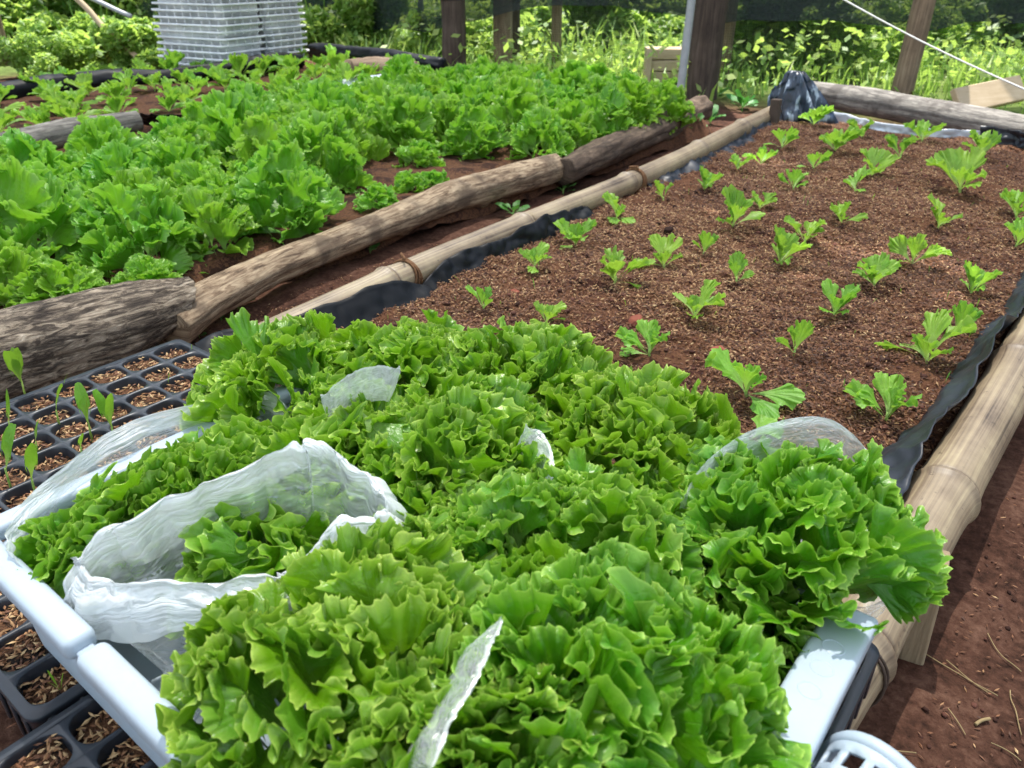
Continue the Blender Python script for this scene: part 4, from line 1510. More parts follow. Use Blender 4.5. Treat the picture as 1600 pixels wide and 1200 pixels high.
def tie(pts, rads, Y, mat, parent, wraps=2, thick=.0028, knot=True):
    i = min(range(len(pts)), key=lambda k: abs(pts[k].y - Y))
    p, r = pts[i], rads[i]
    acc = Acc()
    for wv_ in range(wraps):
        ring = []
        for a in np.linspace(0, 2 * math.pi, 33):
            ring.append(p + Vector((math.cos(a) * (r + .003), (wv_ - .5) * .007 + .004 * math.sin(a * 2 + wv_), math.sin(a) * (r + .003))))
        tube(acc, ring, thick, 6, caps=False)
    if knot:
        rngk = np.random.default_rng(int(Y * 100))
        for q in range(3):
            e = p + Vector((rngk.uniform(-.02, .02), rngk.uniform(-.02, .02), r + rngk.uniform(.004, .018)))
            tube(acc, [p + Vector((0, 0, r)), (p + Vector((rngk.uniform(-.01, .01), 0, r + .012))), e], thick, 6)
    part("rope_tie", acc, mat, parent)


tie(lpts, lrad, 1.17, M_TWINE, bl, 3)
tie(lpts, lrad, 2.28, M_TWINE, bl, 3, .004)
tie(rpts, rrad, .665, M_WIRE, br, 2, .0018, False)


def log(label, pts, rad, mat, seed, rough=.06, n=90, nseg=44, knots=(), cat="log", group=None, ridge=0.0, shear=0.0):
    pts = np.array(pts, float)
    d = np.concatenate([[0], np.cumsum(np.linalg.norm(np.diff(pts, axis=0), axis=1))])
    t = np.linspace(0, d[-1], n)
    pp_ = np.column_stack([np.interp(t, d, pts[:, k]) for k in range(3)])
    k5 = np.ones(9) / 9
    for k in range(3):
        pp_[:, k] = np.convolve(np.pad(pp_[:, k], 4, 'reflect', reflect_type='odd'), k5, 'valid')
    rr = np.interp(t, d, rad)

    def disp(V, L):
        q = np.column_stack([np.cos(L[:, 0] * 6.283) * 1.2, np.sin(L[:, 0] * 6.283) * 1.2, L[:, 1] * 3])
        o = rough * fbm(q, (1.6, 1.6, 1.0), seed, 3) + rough * .35 * fbm(V, 30, seed + 3, 2)
        if ridge:
            o = o - ridge * np.abs(fbm(q, (9, 9, 2.2), seed + 7, 3))
        for (la, aa, sz, hh) in knots:
            da = np.abs((L[:, 0] - aa + .5) % 1 - .5) * 6.283 * rr.mean()
            o = o + hh * np.exp(-(((L[:, 1] - la) ** 2 + da ** 2) / sz ** 2))
        return o
    acc = Acc()
    tube(acc, pp_, rr, nseg, disp=disp)
    if shear:
        V = acc.V[0]
        ax = (pp_[-1] - pp_[-4]) / np.linalg.norm(pp_[-1] - pp_[-4])
        kf = np.clip(1 - (pp_[-1] - V) @ ax / .25, 0, 1)
        acc.V[0] = V + ax * ((V[:, 2] - pp_[-1][2]) * shear * kf)[:, None]
    o = link("log", acc.mesh("log"), mat)
    return tag(o, label, cat, group)


GL = "logs edging the lettuce bed"
p0 = P(-150, 600, .088)
log("thick rough barked log beside the seedling trays", [p0, P(60, 542, .085), P(190, 508, .085), P(268, 482, .080)], [.092, .087, .078, .058], M_BARK, 11, .05, 220, 84, group=GL, ridge=.07, shear=1.0)
log("peeled pale log with dark patches beside the path", [P(258, 512, .055), P(320, 472, .06), P(420, 420, .065), P(560, 366, .068), P(700, 308, .07), P(800, 282, .07), P(868, 262, .07)],
    [.058, .046, .041, .043, .055, .056, .048], M_PEELED, 12, .10, 140, 48, knots=((.12, .3, .02, .25), (.9, .25, .03, .25), (1.3, .2, .025, .2)), group=GL)
log("dark weathered log at the far end of the lettuce bed", [P(880, 268, .065), P(960, 232, .07), P(1040, 198, .075), P(1095, 170, .08)], [.05, .058, .062, .066], M_DARKLOG, 13, .13, 90, 40, group=GL)
log("grey mottled log closing the seedling bed's far end", [P(1268, 146, .12), P(1360, 160, .12), P(1480, 182, .12), P(1600, 204, .12), P(1760, 236, .12)], [.062, .066, .066, .060, .058], M_GREYLOG, 14, .07, 120, 44)
log("thin grey log between the lettuce bed and the far bed", [P(-60, 248, .15), P(40, 222, .16), P(110, 206, .17), P(215, 189, .17)], [.045, .05, .05, .04], M_GREYLOG, 15, .09)
log("short brown log on the plastic at the far bed's end", [P(545, 112, .16), P(590, 108, .16), P(650, 112, .16)], [.075, .075, .06], M_POST, 16, .07)
log("brown log lying by the left post behind the far bed", [P(-60, 96, .12), P(20, 92, .13), P(76, 90, .13)], [.045, .045, .04], M_POST, 17, .05)

# square stake holding the right bamboo
acc = Acc()
tp_ = P(1463, 872, .150)
Mst = Matrix.Translation(tp_) @ Matrix.Rotation(R(8), 4, 'Z') @ Matrix.Rotation(R(-3), 4, 'Y')
box_bm(acc, -.014, .014, -.021, .021, -.32, 0.0, .003, 2, Mst)
acc.L = [np.column_stack([np.arctan2(v[:, 1] - tp_.y, v[:, 0] - tp_.x) / 6.283, v[:, 2], np.zeros(len(v))]) for v in acc.V]
o = link("wooden_stake", acc.mesh("wooden_stake", False), M_STAKE)
tag(o, "short square wooden stake driven in beside the right bamboo pole", "stake")
acc = Acc()
st_ = P(1212, 166, .19)
box_bm(acc, -.02, .02, -.02, .02, -.25, .03, .003, 2, Matrix.Translation(st_))
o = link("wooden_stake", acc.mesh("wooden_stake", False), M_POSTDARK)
tag(o, "small dark stake at the far end of the left bamboo pole", "stake")


# ------------------------------------------------------------------ plastic liners
def sheet(name, label, top, bottom, seed, mat, amp=.010, nr=16, n=150, cat="plastic sheet", group=None, smooth_n=7):
    """ribbon between two polylines, rumpled"""
    def res(pl):
        pl = np.array([Vector(p)[:] for p in pl])
        d = np.concatenate([[0], np.cumsum(np.linalg.norm(np.diff(pl, axis=0), axis=1))])
        t = np.linspace(0, d[-1], n)
        q = np.column_stack([np.interp(t, d, pl[:, k]) for k in range(3)])
        for k in range(3):
            q[:, k] = np.convolve(np.pad(q[:, k], smooth_n // 2, 'edge'), np.ones(smooth_n) / smooth_n, 'valid')
        return q
    A, B = res(top), res(bottom)
    s = np.linspace(0, 1, nr)[:, None, None]
    rows = A[None] * (1 - s) + B[None] * s
    tv = np.gradient(rows, axis=1)
    tr = np.gradient(rows, axis=0)
    nn = np.cross(tv, tr)
    nn /= np.linalg.norm(nn, axis=2, keepdims=True) + 1e-9
    q = rows.reshape(-1, 3)
    d = (1 - 2 * np.abs(vn(q, (9, 9, 14), seed))) + .6 * (1 - 2 * np.abs(vn(q, (26, 26, 30), seed + 2))) + .3 * vn(q, 60, seed + 3)
    edge_ = np.ones((nr, n))
    V = rows + nn * (d.reshape(nr, n) * amp * edge_)[:, :, None]
    V[0] += np.column_stack([np.zeros(n), np.zeros(n), .012 * vn(A, 16, seed + 8)])
    luv = np.zeros((nr * n, 3))
    m = new_mesh(name, V.reshape(-1, 3), grid_quads(nr, n), luv=luv)
    o = link(name, m, mat)
    sol = o.modifiers.new("thickness", 'SOLIDIFY')
    sol.thickness = .0012
    return tag(o, label, cat, group)


GP = "black plastic lining of the seedling bed"


def bx(Y):
    """left bamboo centre"""
    t = (Y - .35) / 3.43
    return -1.165 - .22 * t


tops, bots = [], []
for Y, dz, dx in [(.62, .030, .02), (.80, .034, .026), (.95, .034, .03), (1.08, .024, .034), (1.16, -.005, .036), (1.20, -.028, .037)]:
    tops.append((bx(Y) + dx, Y, .125 + dz))
    bots.append((bx(Y) + .085, Y + .01, .085))
sheet("plastic_liner", "matt black plastic turned up against the left bamboo, nearest the crate", tops, bots, 5, M_LINER, .004, group=GP)
tops, bots = [], []
for Y, dz, dx in [(1.15, -.02, .036), (1.25, .018, .032), (1.33, .02, .028), (1.42, .012, .034), (1.55, .006, .036), (1.68, .014, .034), (1.8, .012, .036), (1.95, -.025, .037)]:
    tops.append((bx(Y) + dx, Y, .13 + dz))
    bots.append((bx(Y) + .07, Y, .092))
sheet("plastic_liner", "glossy black plastic folded under the left bamboo's middle", tops, bots, 15, M_LINER, .009, group=GP)
tops, bots = [], []
for Y, dz, dx in [(2.3, -.02, .036), (2.5, -.004, .036), (2.8, .0, .036), (3.1, .004, .036), (3.4, .006, .036), (3.7, .02, .03)]:
    tops.append((bx(Y) + dx, Y, .13 + dz))
    bots.append((bx(Y) + .09, Y, .09))
sheet("plastic_liner", "greyish plastic edge under the left bamboo's far half", tops, bots, 25, M_LINERB, .010, group=GP)
tops, bots = [], []
for Y in np.linspace(.62, 3.9, 60):
    i = min(range(len(rpts)), key=lambda k: abs(rpts[k].y - Y))
    wv_ = .5 + .75 * float(vn(np.array([[Y, 0, 0]]), 7.0, 3)[0]) + .25 * float(vn(np.array([[Y, 0, 0]]), 19.0, 4)[0])
    tops.append((rpts[i].x - .024 - .012 * wv_, Y, rpts[i].z + rrad[i] * .86 + .020 * wv_))
    bots.append((rpts[i].x - .135 + .055 * min(1, max(0, (Y - .75) / .5)), Y, .098))
sheet("plastic_liner", "dusty black plastic standing up along the right bamboo", tops, bots, 35, M_LINERB, .007, nr=18, n=420, group=GP, smooth_n=5)
tops, bots = [], []
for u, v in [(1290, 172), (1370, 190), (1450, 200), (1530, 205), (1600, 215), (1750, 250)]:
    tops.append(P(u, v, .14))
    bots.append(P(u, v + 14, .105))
sheet("plastic_liner", "black plastic edge painted with pale glare in front of the grey far log", tops, bots, 45, M_GLARE, .010, group=GP)
tops, bots = [], []
for u, v in [(1530, 196), (1570, 200), (1610, 212), (1680, 225)]:
    tops.append(P(u, v, .17))
    bots.append(P(u, v + 26, .11))
sheet("plastic_liner", "crumpled dark plastic at the right end of the far log", tops, bots, 55, M_LINERB, .02, group=GP)

# bunched plastic over the far corner
rng = np.random.default_rng(8)
cc = P(1250, 172, .15)
nth, nzz = 60, 26
V = []
for j in range(nzz):
    s = j / (nzz - 1)
    for k in range(nth):
        a = 2 * math.pi * k / nth
        r = (.105 * (1 - s) ** .8 + .025) * (1 + .28 * math.sin(a * 7 + s * 2) + .15 * math.sin(a * 13))
        V.append((cc.x - .05 * s + r * math.cos(a) * 1.25, cc.y + r * math.sin(a) * .8, .05 + .27 * s))
V = np.array(V)
V += (np.abs(fbm(V, 14, 4, 3)) * .03)[:, None] * rng.choice([-1, 1], 3)
acc = Acc()
acc.add(V, grid_quads(nzz, nth, wrap=True), [(((nzz - 1) * nth + k), (nzz - 1) * nth + (k + 1) % nth, (nzz - 1) * nth) for k in range(1, nth - 1)])
o = link("plastic_bundle", acc.mesh("plastic_bundle"), M_BLUE)
tag(o, "crumpled blue black plastic bunched over the bed's far corner", "plastic sheet")

# black sheet sagging between the trays and the left bamboo
tops = [P(300, 528, .17), P(345, 512, .175), P(385, 512, .17), P(440, 528, .15), P(500, 545, .14)]
bots = [P(335, 585, .14), P(380, 585, .13), P(420, 590, .12), P(470, 600, .12), P(520, 610, .12)]
sheet("plastic_sheet", "glossy black sheet sagging behind the far tray corner", tops, bots, 65, M_LINER, .010, nr=24)

# plastic wrapped edges of the far bed
log("black plastic wrapped edge behind the far bed", [P(-40, 152, .13), P(80, 136, .13), P(180, 124, .13), P(250, 122, .13), P(330, 114, .14), P(430, 98, .16), P(470, 96, .15)], [.05, .06, .06, .045, .055, .06, .045],
    M_LINER, 21, .16, 120, 30, cat="plastic sheet")
log("black plastic wrapped edge at the far bed's end", [P(490, 78, .17), P(560, 86, .18), P(640, 96, .18), P(692, 104, .17)], [.05, .055, .055, .05], M_LINER, 22, .16, 90, 30, cat="plastic sheet")
tops = [P(150, 192, .14), P(190, 178, .19), P(230, 182, .17), P(300, 178, .15)]
bots = [P(150, 200, .11), P(200, 198, .11), P(240, 198, .11), P(300, 192, .11)]
sheet("plastic_sheet", "black plastic flap beyond the thin grey log", tops, bots, 75, M_LINER, .01)
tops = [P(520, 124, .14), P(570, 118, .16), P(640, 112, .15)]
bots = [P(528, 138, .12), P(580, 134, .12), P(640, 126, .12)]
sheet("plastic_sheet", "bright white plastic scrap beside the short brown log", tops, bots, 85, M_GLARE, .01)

# ------------------------------------------------------------------ basket at the lower right
bk = empty("plastic_basket", (0, 0, 0), "white plastic basket with square holes beside the right bamboo", "basket")
BW, BD, BHH = .20, .25, .28
base = rrect(-BW / 2, BW / 2, -BD / 2, BD / 2, .03, 8)
per = np.vstack([base, base[:1]])
dd = np.concatenate([[0], np.cumsum(np.linalg.norm(np.diff(per, axis=0), axis=1))])
NP, NZ = 162, 48
tt = np.linspace(0, dd[-1], NP, endpoint=False)
ring = np.column_stack([np.interp(tt, dd, per[:, 0]), np.interp(tt, dd, per[:, 1])])
acc = Acc()
V = [np.column_stack([ring * (1 - .16 * j / (NZ - 1)), np.full(NP, BHH * (1 - j / (NZ - 1)))]) for j in range(NZ)]
Q = grid_quads(NZ, NP, wrap=True).reshape(NZ - 1, NP, 4)
keepm = np.ones((NZ - 1, NP), bool)
for j in range(2, NZ - 4):
    for k in range(NP):
        if (j % 3) != 1 and (k % 3) != 0:
            keepm[j, k] = False
acc.add(np.vstack(V), Q[keepm])
wl_ = link("basket_wall", acc.mesh("basket_wall"), M_WHITE, bk)
sd_ = wl_.modifiers.new("thickness", 'SOLIDIFY')
sd_.thickness = .003
acc = Acc()
tube(acc, [(*p, BHH) for p in ring] + [(*ring[0], BHH)], .0055, 8, caps=False)
link("basket_rim", acc.mesh("basket_rim"), M_WHITE, bk)
acc = Acc()
rb = ring * .84
acc.add(np.vstack([np.column_stack([rb, np.zeros(NP)]), [[0, 0, 0]]]), None, [(k, (k + 1) % NP, NP) for k in range(NP)])
link("basket_floor", acc.mesh("basket_floor"), M_WHITE, bk)
rot_ = Matrix.Rotation(R(-10), 3, 'Z') @ Matrix.Rotation(R(18), 3, 'Y') @ Matrix.Rotation(R(-84), 3, 'X')
bk.rotation_euler = rot_.to_euler()
bk.location = Vector((-.030, .385, .335)) - rot_ @ Vector((-BW / 2, -BD / 2, BHH))

# ------------------------------------------------------------------ stack of white crates by the far bed
SX, SY0 = P(338, 109, .10).x, P(338, 109, .10).y


def stack_crate(z, cx, cy, rz, label, first=None):
    if first is None:
        t = empty("nested_crate", (0, 0, 0), label, "crate", "white crates nested in two stacks")
        acc = Acc()
        a, b = .31, .19
        rings(acc, [(-a, a, -b, b, .03, .0), (-a + .012, a - .012, -b + .012, b - .012, .03, .0), (-a + .035, a - .035, -b + .03, b - .03, .03, -.13)], 5, close_bottom=True)
        for k in range(8):
            x = -a + .05 + k * (2 * a - .1) / 7
            for sg in (-1, 1):
                box_bm(acc, x - .003, x + .003, sg * (b - .012) - .006, sg * (b - .012) + .006, -.062, -.012, .001, 1)
        for k in range(5):
            y = -b + .045 + k * (2 * b - .09) / 4
            for sg in (-1, 1):
                box_bm(acc, sg * (a - .012) - .006, sg * (a - .012) + .006, y - .003, y + .003, -.062, -.012, .001, 1)
        part("crate_wall", acc, M_WHITE2, t)
        acc = Acc()
        rings(acc, [(-a, a, -b, b, .03, -.012), (-a - .014, a + .014, -b - .014, b + .014, .035, -.010), (-a - .014, a + .014, -b - .014, b + .014, .035, .002), (-a + .004, a - .004, -b + .004, b - .004, .03, .002)], 5)
        part("crate_rim", acc, M_WHITE2, t)
    else:
        t = first.copy()
        COL.objects.link(t)
        for ch in first.children:
            c = ch.copy()
            COL.objects.link(c)
            c.parent = t
            c.matrix_parent_inverse = ch.matrix_parent_inverse.copy()
        t["label"] = label
    t.location = (cx, cy, z)
    t.rotation_euler = (0, 0, rz)
    return t


RZ = YAW - R(28)
first = None
dv = Vector((math.cos(RZ), math.sin(RZ), 0))
dn = Vector((-math.sin(RZ), math.cos(RZ), 0))
OR2 = ORD + "nineteenth twentieth twenty-first twenty-second twenty-third twenty-fourth".split()
for sname, off in (("front white stack", Vector((0, 0, 0))), ("rear white stack", dn * .405 + dv * .01)):
    for k in range(24):
        pz = .155 + .041 * k
        c = Vector((SX, SY0, 0)) + off + Vector((random.uniform(-.012, .012), random.uniform(-.012, .012), 0))
        uu, vv = proj((c.x, c.y, pz - .06))
        if vv < -40:
            break
        t = stack_crate(pz, c.x, c.y, RZ + random.uniform(-.035, .035), f"nested white crate, {OR2[k]} from the bottom of the {sname}", first)
        if first is None:
            first = t

# ------------------------------------------------------------------ posts, poles, nets
def post(name, label, u, v, r, mat, vtop=None, cat="post", h=2.15, lean=(0, 0), zb=0.0, seg=18, rough=.05, seed=0, group="posts of the net shelter"):
    b = P(u, v, zb)
    acc = Acc()
    pts = [b + Vector((lean[0] * s * h, lean[1] * s * h, s * h - .15)) for s in np.linspace(0, 1, 40)]
    tube(acc, pts, [r * (1.05 - .12 * s) for s in np.linspace(0, 1, 40)], seg, disp=lambda V, L: rough * fbm(V, 5, seed, 3))
    o = link(name, acc.mesh(name), mat)
    return tag(o, label, cat, group), b


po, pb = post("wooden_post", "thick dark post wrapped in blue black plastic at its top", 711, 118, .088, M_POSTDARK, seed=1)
acc = Acc()
tube(acc, [pb + Vector((0, 0, s)) for s in np.linspace(.52, 2.0, 24)], .097, 22, disp=lambda V, L: .06 * fbm(V, 9, 3, 3))
part("plastic_wrap", acc, M_BLUE, po)
post("wooden_post", "reddish post standing left in the pair near the thick wrapped post", 786, 108, .075, M_POST, seed=2)
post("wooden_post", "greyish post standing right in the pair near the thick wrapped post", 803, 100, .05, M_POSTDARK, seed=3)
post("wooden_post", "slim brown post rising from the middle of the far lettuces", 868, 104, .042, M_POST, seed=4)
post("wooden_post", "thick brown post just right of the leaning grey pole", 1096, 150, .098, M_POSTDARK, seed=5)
post("wooden_post", "pale rough post behind the thick one by the leaning pole", 1128, 122, .05, M_POST, seed=6)
post("wooden_post", "short looking post behind the net, left of the far log's middle", 1326, 92, .07, M_POST, seed=7)
post("wooden_post", "leaning light brown post behind the grey far log", 1405, 158, .062, M_POST, seed=8, lean=(.02, .0))
post("wooden_post", "grey post at the photo's left edge by the brown log", 4, 92, .075, M_POST, seed=9)
SLENDER = P(1548, 62, 0)
post("metal_pole", "thin upright grey pole above the plastic at the bed's end", 662, 98, .022, M_METAL, cat="pole", rough=0, group="thin poles of the net shelter")
post("metal_pole", "leaning grey pole in front of the thick brown post", 1060, 158, .024, M_METAL, cat="pole", rough=0, lean=(.03, .0), group="thin poles of the net shelter")
acc = Acc()
a_, b_ = P(232, 78, .20), P(180, 62, .12)
tube(acc, lerp_path(a_ + Vector((0, 0, -.15)), a_ + Vector((-1.1, -.45, .95)), 20, .03, 4), .022, 10)
o = link("pole", acc.mesh("pole"), M_PALEWOOD)
tag(o, "pale thin pole leaning left of the white crate stacks", "pole")
acc = Acc()
tube(acc, lerp_path(a_ + Vector((-.05, -.05, .22)), a_ + Vector((-1.3, -.6, .72)), 20, .02, 9), .016, 10)
o = link("pole", acc.mesh("pole"), M_METAL)
tag(o, "white tube crossing the leaning pole near the crate stacks", "pole")

# the dark cloth hanging round the shelter
plan = [(-13, 1.0), (-9.5, 4.3), (-6.9, 5.0), (-5.6, 5.1), (-4.25, 5.0), (-3.2, 5.2), (-2.35, 5.35), (-1.3, 5.7), (0.2, 6.3), (2.0, 7.0), (4.5, 7.6)]
pl = np.array(plan)
d = np.concatenate([[0], np.cumsum(np.linalg.norm(np.diff(pl, axis=0), axis=1))])
n = 420
t = np.linspace(0, d[-1], n)
px = np.interp(t, d, pl[:, 0])
py = np.interp(t, d, pl[:, 1])
VU = [-400, 0, 240, 455, 560, 640, 700, 780, 840, 1000, 1060, 1150, 1300, 1450, 1600, 2000]
VV = [60, 62, 66, 78, 72, 58, 36, 24, 10, 12, 26, 38, 34, 42, 38, 34]
zb_ = []
for x, y in zip(px, py):
    uu, _ = proj((x, y, .5))
    uu = np.clip(uu, -400, 2000) if uu > -9000 else -400
    zb_.append(max(.25, min(.75, zfor(x, y, np.interp(uu, VU, VV)))))
zb_ = np.array(zb_)
nz = 22
rows = []
luvv = []
for j in range(nz):
    s = j / (nz - 1)
    z = 2.15 * (1 - s) + zb_ * s
    q = np.column_stack([px, py, z])
    w_ = .07 * vn(q, (1.6, 1.6, .7), 3) + .03 * vn(q, (6, 6, 2), 6)
    rows.append(np.column_stack([px, py + w_, z + .03 * s * vn(q, (4, 4, .01), 9)]))
    luvv.append(np.column_stack([t, z, np.zeros(n)]))
o = link("shade_net", new_mesh("shade_net", np.vstack(rows), grid_quads(nz, n), luv=np.vstack(luvv)), M_VALANCE)
tag(o, "dark green shade cloth hanging along the back of the shelter", "shade net")
# open mesh below it
rows, luvv = [], []
for j in range(3):
    s = j / 2
    z = (zb_ + .06) * (1 - s) + .0 * s
    rows.append(np.column_stack([px, py + .04 + .02 * vn(np.column_stack([px, py, z]), 2.0, 4), z]))
    luvv.append(np.column_stack([t, z, np.zeros(n)]))
o = link("mesh_net", new_mesh("mesh_net", np.vstack(rows), grid_quads(3, n), luv=np.vstack(luvv)), M_FENCE)
tag(o, "fine square mesh net stretched below the shade cloth", "net fence")

# the shade cloth overhead, open strip along the far edge, holes added for sun patches
xs2 = np.arange(-6.3, 7.01, .05)
ys2 = np.arange(-7, 5.0, .05)
Xr, Yr = np.meshgrid(xs2, ys2)
pr = np.column_stack([Xr.ravel(), Yr.ravel(), np.zeros(Xr.size)])
pr[:, 2] = 2.2 + .05 * vn(pr, .9, 3)
Qr = grid_quads(len(ys2), len(xs2))
cq = pr[Qr].mean(1)
hole = np.zeros(len(Qr), bool)
for (u, v, rx_, ry_) in [(1430, 402, .15, .09), (1345, 386, .12, .05), (1195, 252, .12, .06), (1500, 470, .05, .04), (1285, 200, .12, .1), (1120, 330, .04, .03), (1240, 430, .04, .03), (560, 180, .10, .06), (900, 160, .12, .07), (330, 330, .08, .05)]:
    q = P(u, v, .10)
    h = q + S * ((2.2 - q.z) / S.z)
    hole |= ((cq[:, 0] - h.x) / (rx_ + 1e-6)) ** 2 + ((cq[:, 1] - h.y) / (ry_ + 1e-6)) ** 2 < 1
# sunlit far end: the cloth stops short there
lim = (3.72 + S.y / S.z * 2.1) + .12 * vn(cq * [1, 1, 0], 2.2, 12)
hole |= cq[:, 1] > lim
# strip of sun on the far crate stacks and bed end
o = link("shade_roof", new_mesh("shade_roof", pr, Qr[~hole]), M_ROOF)
tag(o, "pale shade cloth stretched overhead as the shelter's roof", "shade net")

# white rope
acc = Acc()
ra = Vector((*P(1330, 0, .0).xy, 0))
A = Vector((-1.9, 4.9, zfor(-1.9, 4.9, 0)))
uA = proj(A)
pa, pb2 = None, None


def on_ray(u, v, dist):
    a = (v - 600) / FPX
    dx, dy, dz = (u - 800) / FPX, CP - a * SP, -SP - a * CP
    t_ = dist / math.hypot(dx, dy)
    return Vector((CY * dx * t_ - SY * dy * t_, SY * dx * t_ + CY * dy * t_, CAM_H + dz * t_))


pa, pb2 = on_ray(1250, -40, 5.2), on_ray(1700, 182, 4.6)
tube(acc, [pa + (pb2 - pa) * s + Vector((0, 0, -.03 * math.sin(math.pi * s))) for s in np.linspace(0, 1, 30)], .0042, 8)
o = link("rope", acc.mesh("rope"), M_ROPE)
tag(o, "white rope slanting down in front of the net", "rope")

# wooden box and plank behind the net
wb = empty("wooden_box", P(1037, 128, .0), "pale wooden box standing on the grass left of the leaning pole", "box", rotz=YAW)
acc = Acc()
for k in range(3):
    box_bm(acc, -.14, .14, -.10, .10, .01 + k * .075, .078 + k * .075, .004, 1)
acc.L = [np.column_stack([v[:, 2] * 2, v[:, 0], np.zeros(len(v))]) for v in acc.V]
ob = link("box_board", acc.mesh("box_board", False), M_PALEWOOD, wb)
for x in (-.135, .135):
    acc = Acc()
    box_bm(acc, x - .02, x + .02, -.112, -.101, 0, .232, .003, 1)
    ob = link("box_corner", acc.mesh("box_corner", False), M_PALEWOOD, wb)
acc = Acc()
a_, b_ = P(1475, 168, .10), P(1578, 160, .10)
mid_ = (a_ + b_) / 2
dv_ = (b_ - a_)
box_bm(acc, -dv_.length / 2, dv_.length / 2, -.02, .02, -.08, .06, .004, 1, Matrix.Translation(mid_ + Vector((0, .25, .03))) @ Matrix.Rotation(math.atan2(dv_.y, dv_.x), 4, 'Z') @ Matrix.Rotation(R(-6), 4, 'Y') @ Matrix.Rotation(R(-35), 4, 'X'))
acc.L = [np.column_stack([v[:, 2] * 2, v[:, 0], np.zeros(len(v))]) for v in acc.V]
o = link("plank", acc.mesh("plank", False), M_PALEWOOD)
tag(o, "pale plank leaning behind the right end of the grey far log", "plank")


# ------------------------------------------------------------------ weeds, stones, straw
def weed_mesh(seed, n=8, L0=.05, fan=.5):
    rng = np.random.default_rng(seed)
    acc = Acc()
    ph = 0
    for k in range(n):
        ph += 2.4 + rng.normal(0, .3)
        V, Q, luv = leaf_geo(rng, L0 * rng.uniform(.7, 1.15), fan, 9, 17, .4, 2, curl=rng.uniform(-.9, -.2), cup=.5, teeth=.03, narrow=.1, side=.6, meander=.1)
        acc.add(place_leaf(V, rng.uniform(.4, 1.2), ph, rng.normal(0, .2), (0, 0, L0 * .35 * rng.uniform(0, 1))), Q, luv=luv)
    tube(acc, [(0, 0, -.02), (0, 0, L0 * .4)], .0018, 6)
    return acc.mesh("weed")


WEEDV = [weed_mesh(900 + k, 6 + 2 * (k % 3), .045 + .01 * (k % 3), .45 + .1 * (k % 2)) for k in range(5)]
WD = [(372, 478, 1.1, "small leafy weed beside the peeled log's near end"), (345, 495, .8, "clover like weed at the peeled log's foot"), (578, 392, .9, "little round leaved weed at the peeled log's middle"),
      (590, 384, .7, "thin two leaved weed beside the round leaved one"), (802, 333, 1.2, "bushy weed where the peeled log bends, by the path"), (880, 297, 1.2, "pale flat weed on the path near the peeled log's far end"),
      (925, 250, 1.2, "upright weed growing at the dark log's near end"), (1075, 210, 2.0, "leafy green plant between the dark log and left bamboo"), (1045, 222, 1.4, "low weed in the shadow of the dark log"),
      (310, 520, .7, "tiny weed behind the far tray corner"), (1120, 150, 2.2, "broad leaved plant at the foot of the thick brown post"), (1110, 190, 1.6, "green plant at the dark log's far end"),
      (1160, 170, 1.8, "light green weed left of the small dark stake")]
for k, (u, v, s, lab) in enumerate(WD):
    b = P(u, v, .0)
    b.z = ground_z(b.x, b.y)
    o = link("weed", WEEDV[k % 5], M_WEED if k not in (5, 12) else M_SEED, loc=b, rot=(0, 0, k * 1.1))
    o.scale = (s, s, s)
    tag(o, lab, "weed", "weeds along the paths")

for k, (u, v, z, s, lab) in enumerate([(492, 481, .02, .022, "red brick fragment beside the left bamboo on the path"), (1120, 548, BZ, .013, "small reddish stone beside a seedling in the middle row"),
                                       (993, 501, BZ, .017, "flat red stone behind the nearest middle row seedling"), (805, 457, BZ, .011, "dark red clod by the left bamboo seedlings"),
                                       (1395, 590, BZ, .010, "dark clod near the right bamboo seedlings"), (1045, 360, BZ, .014, "grey stone among the second row seedlings")]):
    rng = np.random.default_rng(60 + k)
    bm = bmesh.new()
    bmesh.ops.create_icosphere(bm, subdivisions=2, radius=1)
    V = np.array([v_.co[:] for v_ in bm.verts])
    T = [[q.index for q in f.verts] for f in bm.faces]
    bm.free()
    V = np.sign(V) * np.abs(V) ** .7
    V = V * (1 + .22 * vn(V, 1.5, k)[:, None]) * np.array([1.2, .85, .6]) * s
    o = link("stone", new_mesh("stone", V, None, T, smooth=False), M_BRICK if k < 4 else M_CLOD, loc=P(u, v, z + s * .3), rot=(0, 0, k))
    tag(o, lab, "stone", "stones on the beds and path")

STW = [((1385, 985), (1560, 1085), "long dry grass stalk on the right path"), ((1480, 1028), (1545, 1080), "short bent straw above the lower right corner"), ((1545, 985), (1600, 1040), "thin stalk at the photo's right edge"),
       ((1580, 1075), (1600, 1140), "curled orange root on the right path"), ((1380, 1182), (1430, 1180), "pale twig beside the white basket"), ((1550, 1157), (1600, 1180), "light twig at the lower right corner"),
       ((1480, 1110), (1510, 1145), "thin straw in the middle of the right path"), ((1525, 1130), (1548, 1120), "thick chip of pale wood on the right path")]
for k, (a2, b2, lab) in enumerate(STW):
    A, B = P(*a2, .012), P(*b2, .014)
    acc = Acc()
    pth = lerp_path(A, B, 16, min(.010, .10 * (A - B).length), 20 + k)
    for q in pth:
        q[2] = ground_z(q[0], q[1]) + math.exp(-(q[0] / .12) ** 2) * .03 + .004
    tube(acc, pth, .0007 if k != 7 else .002, 6)
    o = link("straw", acc.mesh("straw"), M_STRAW)
    tag(o, lab, "straw", "bits of straw on the right path")

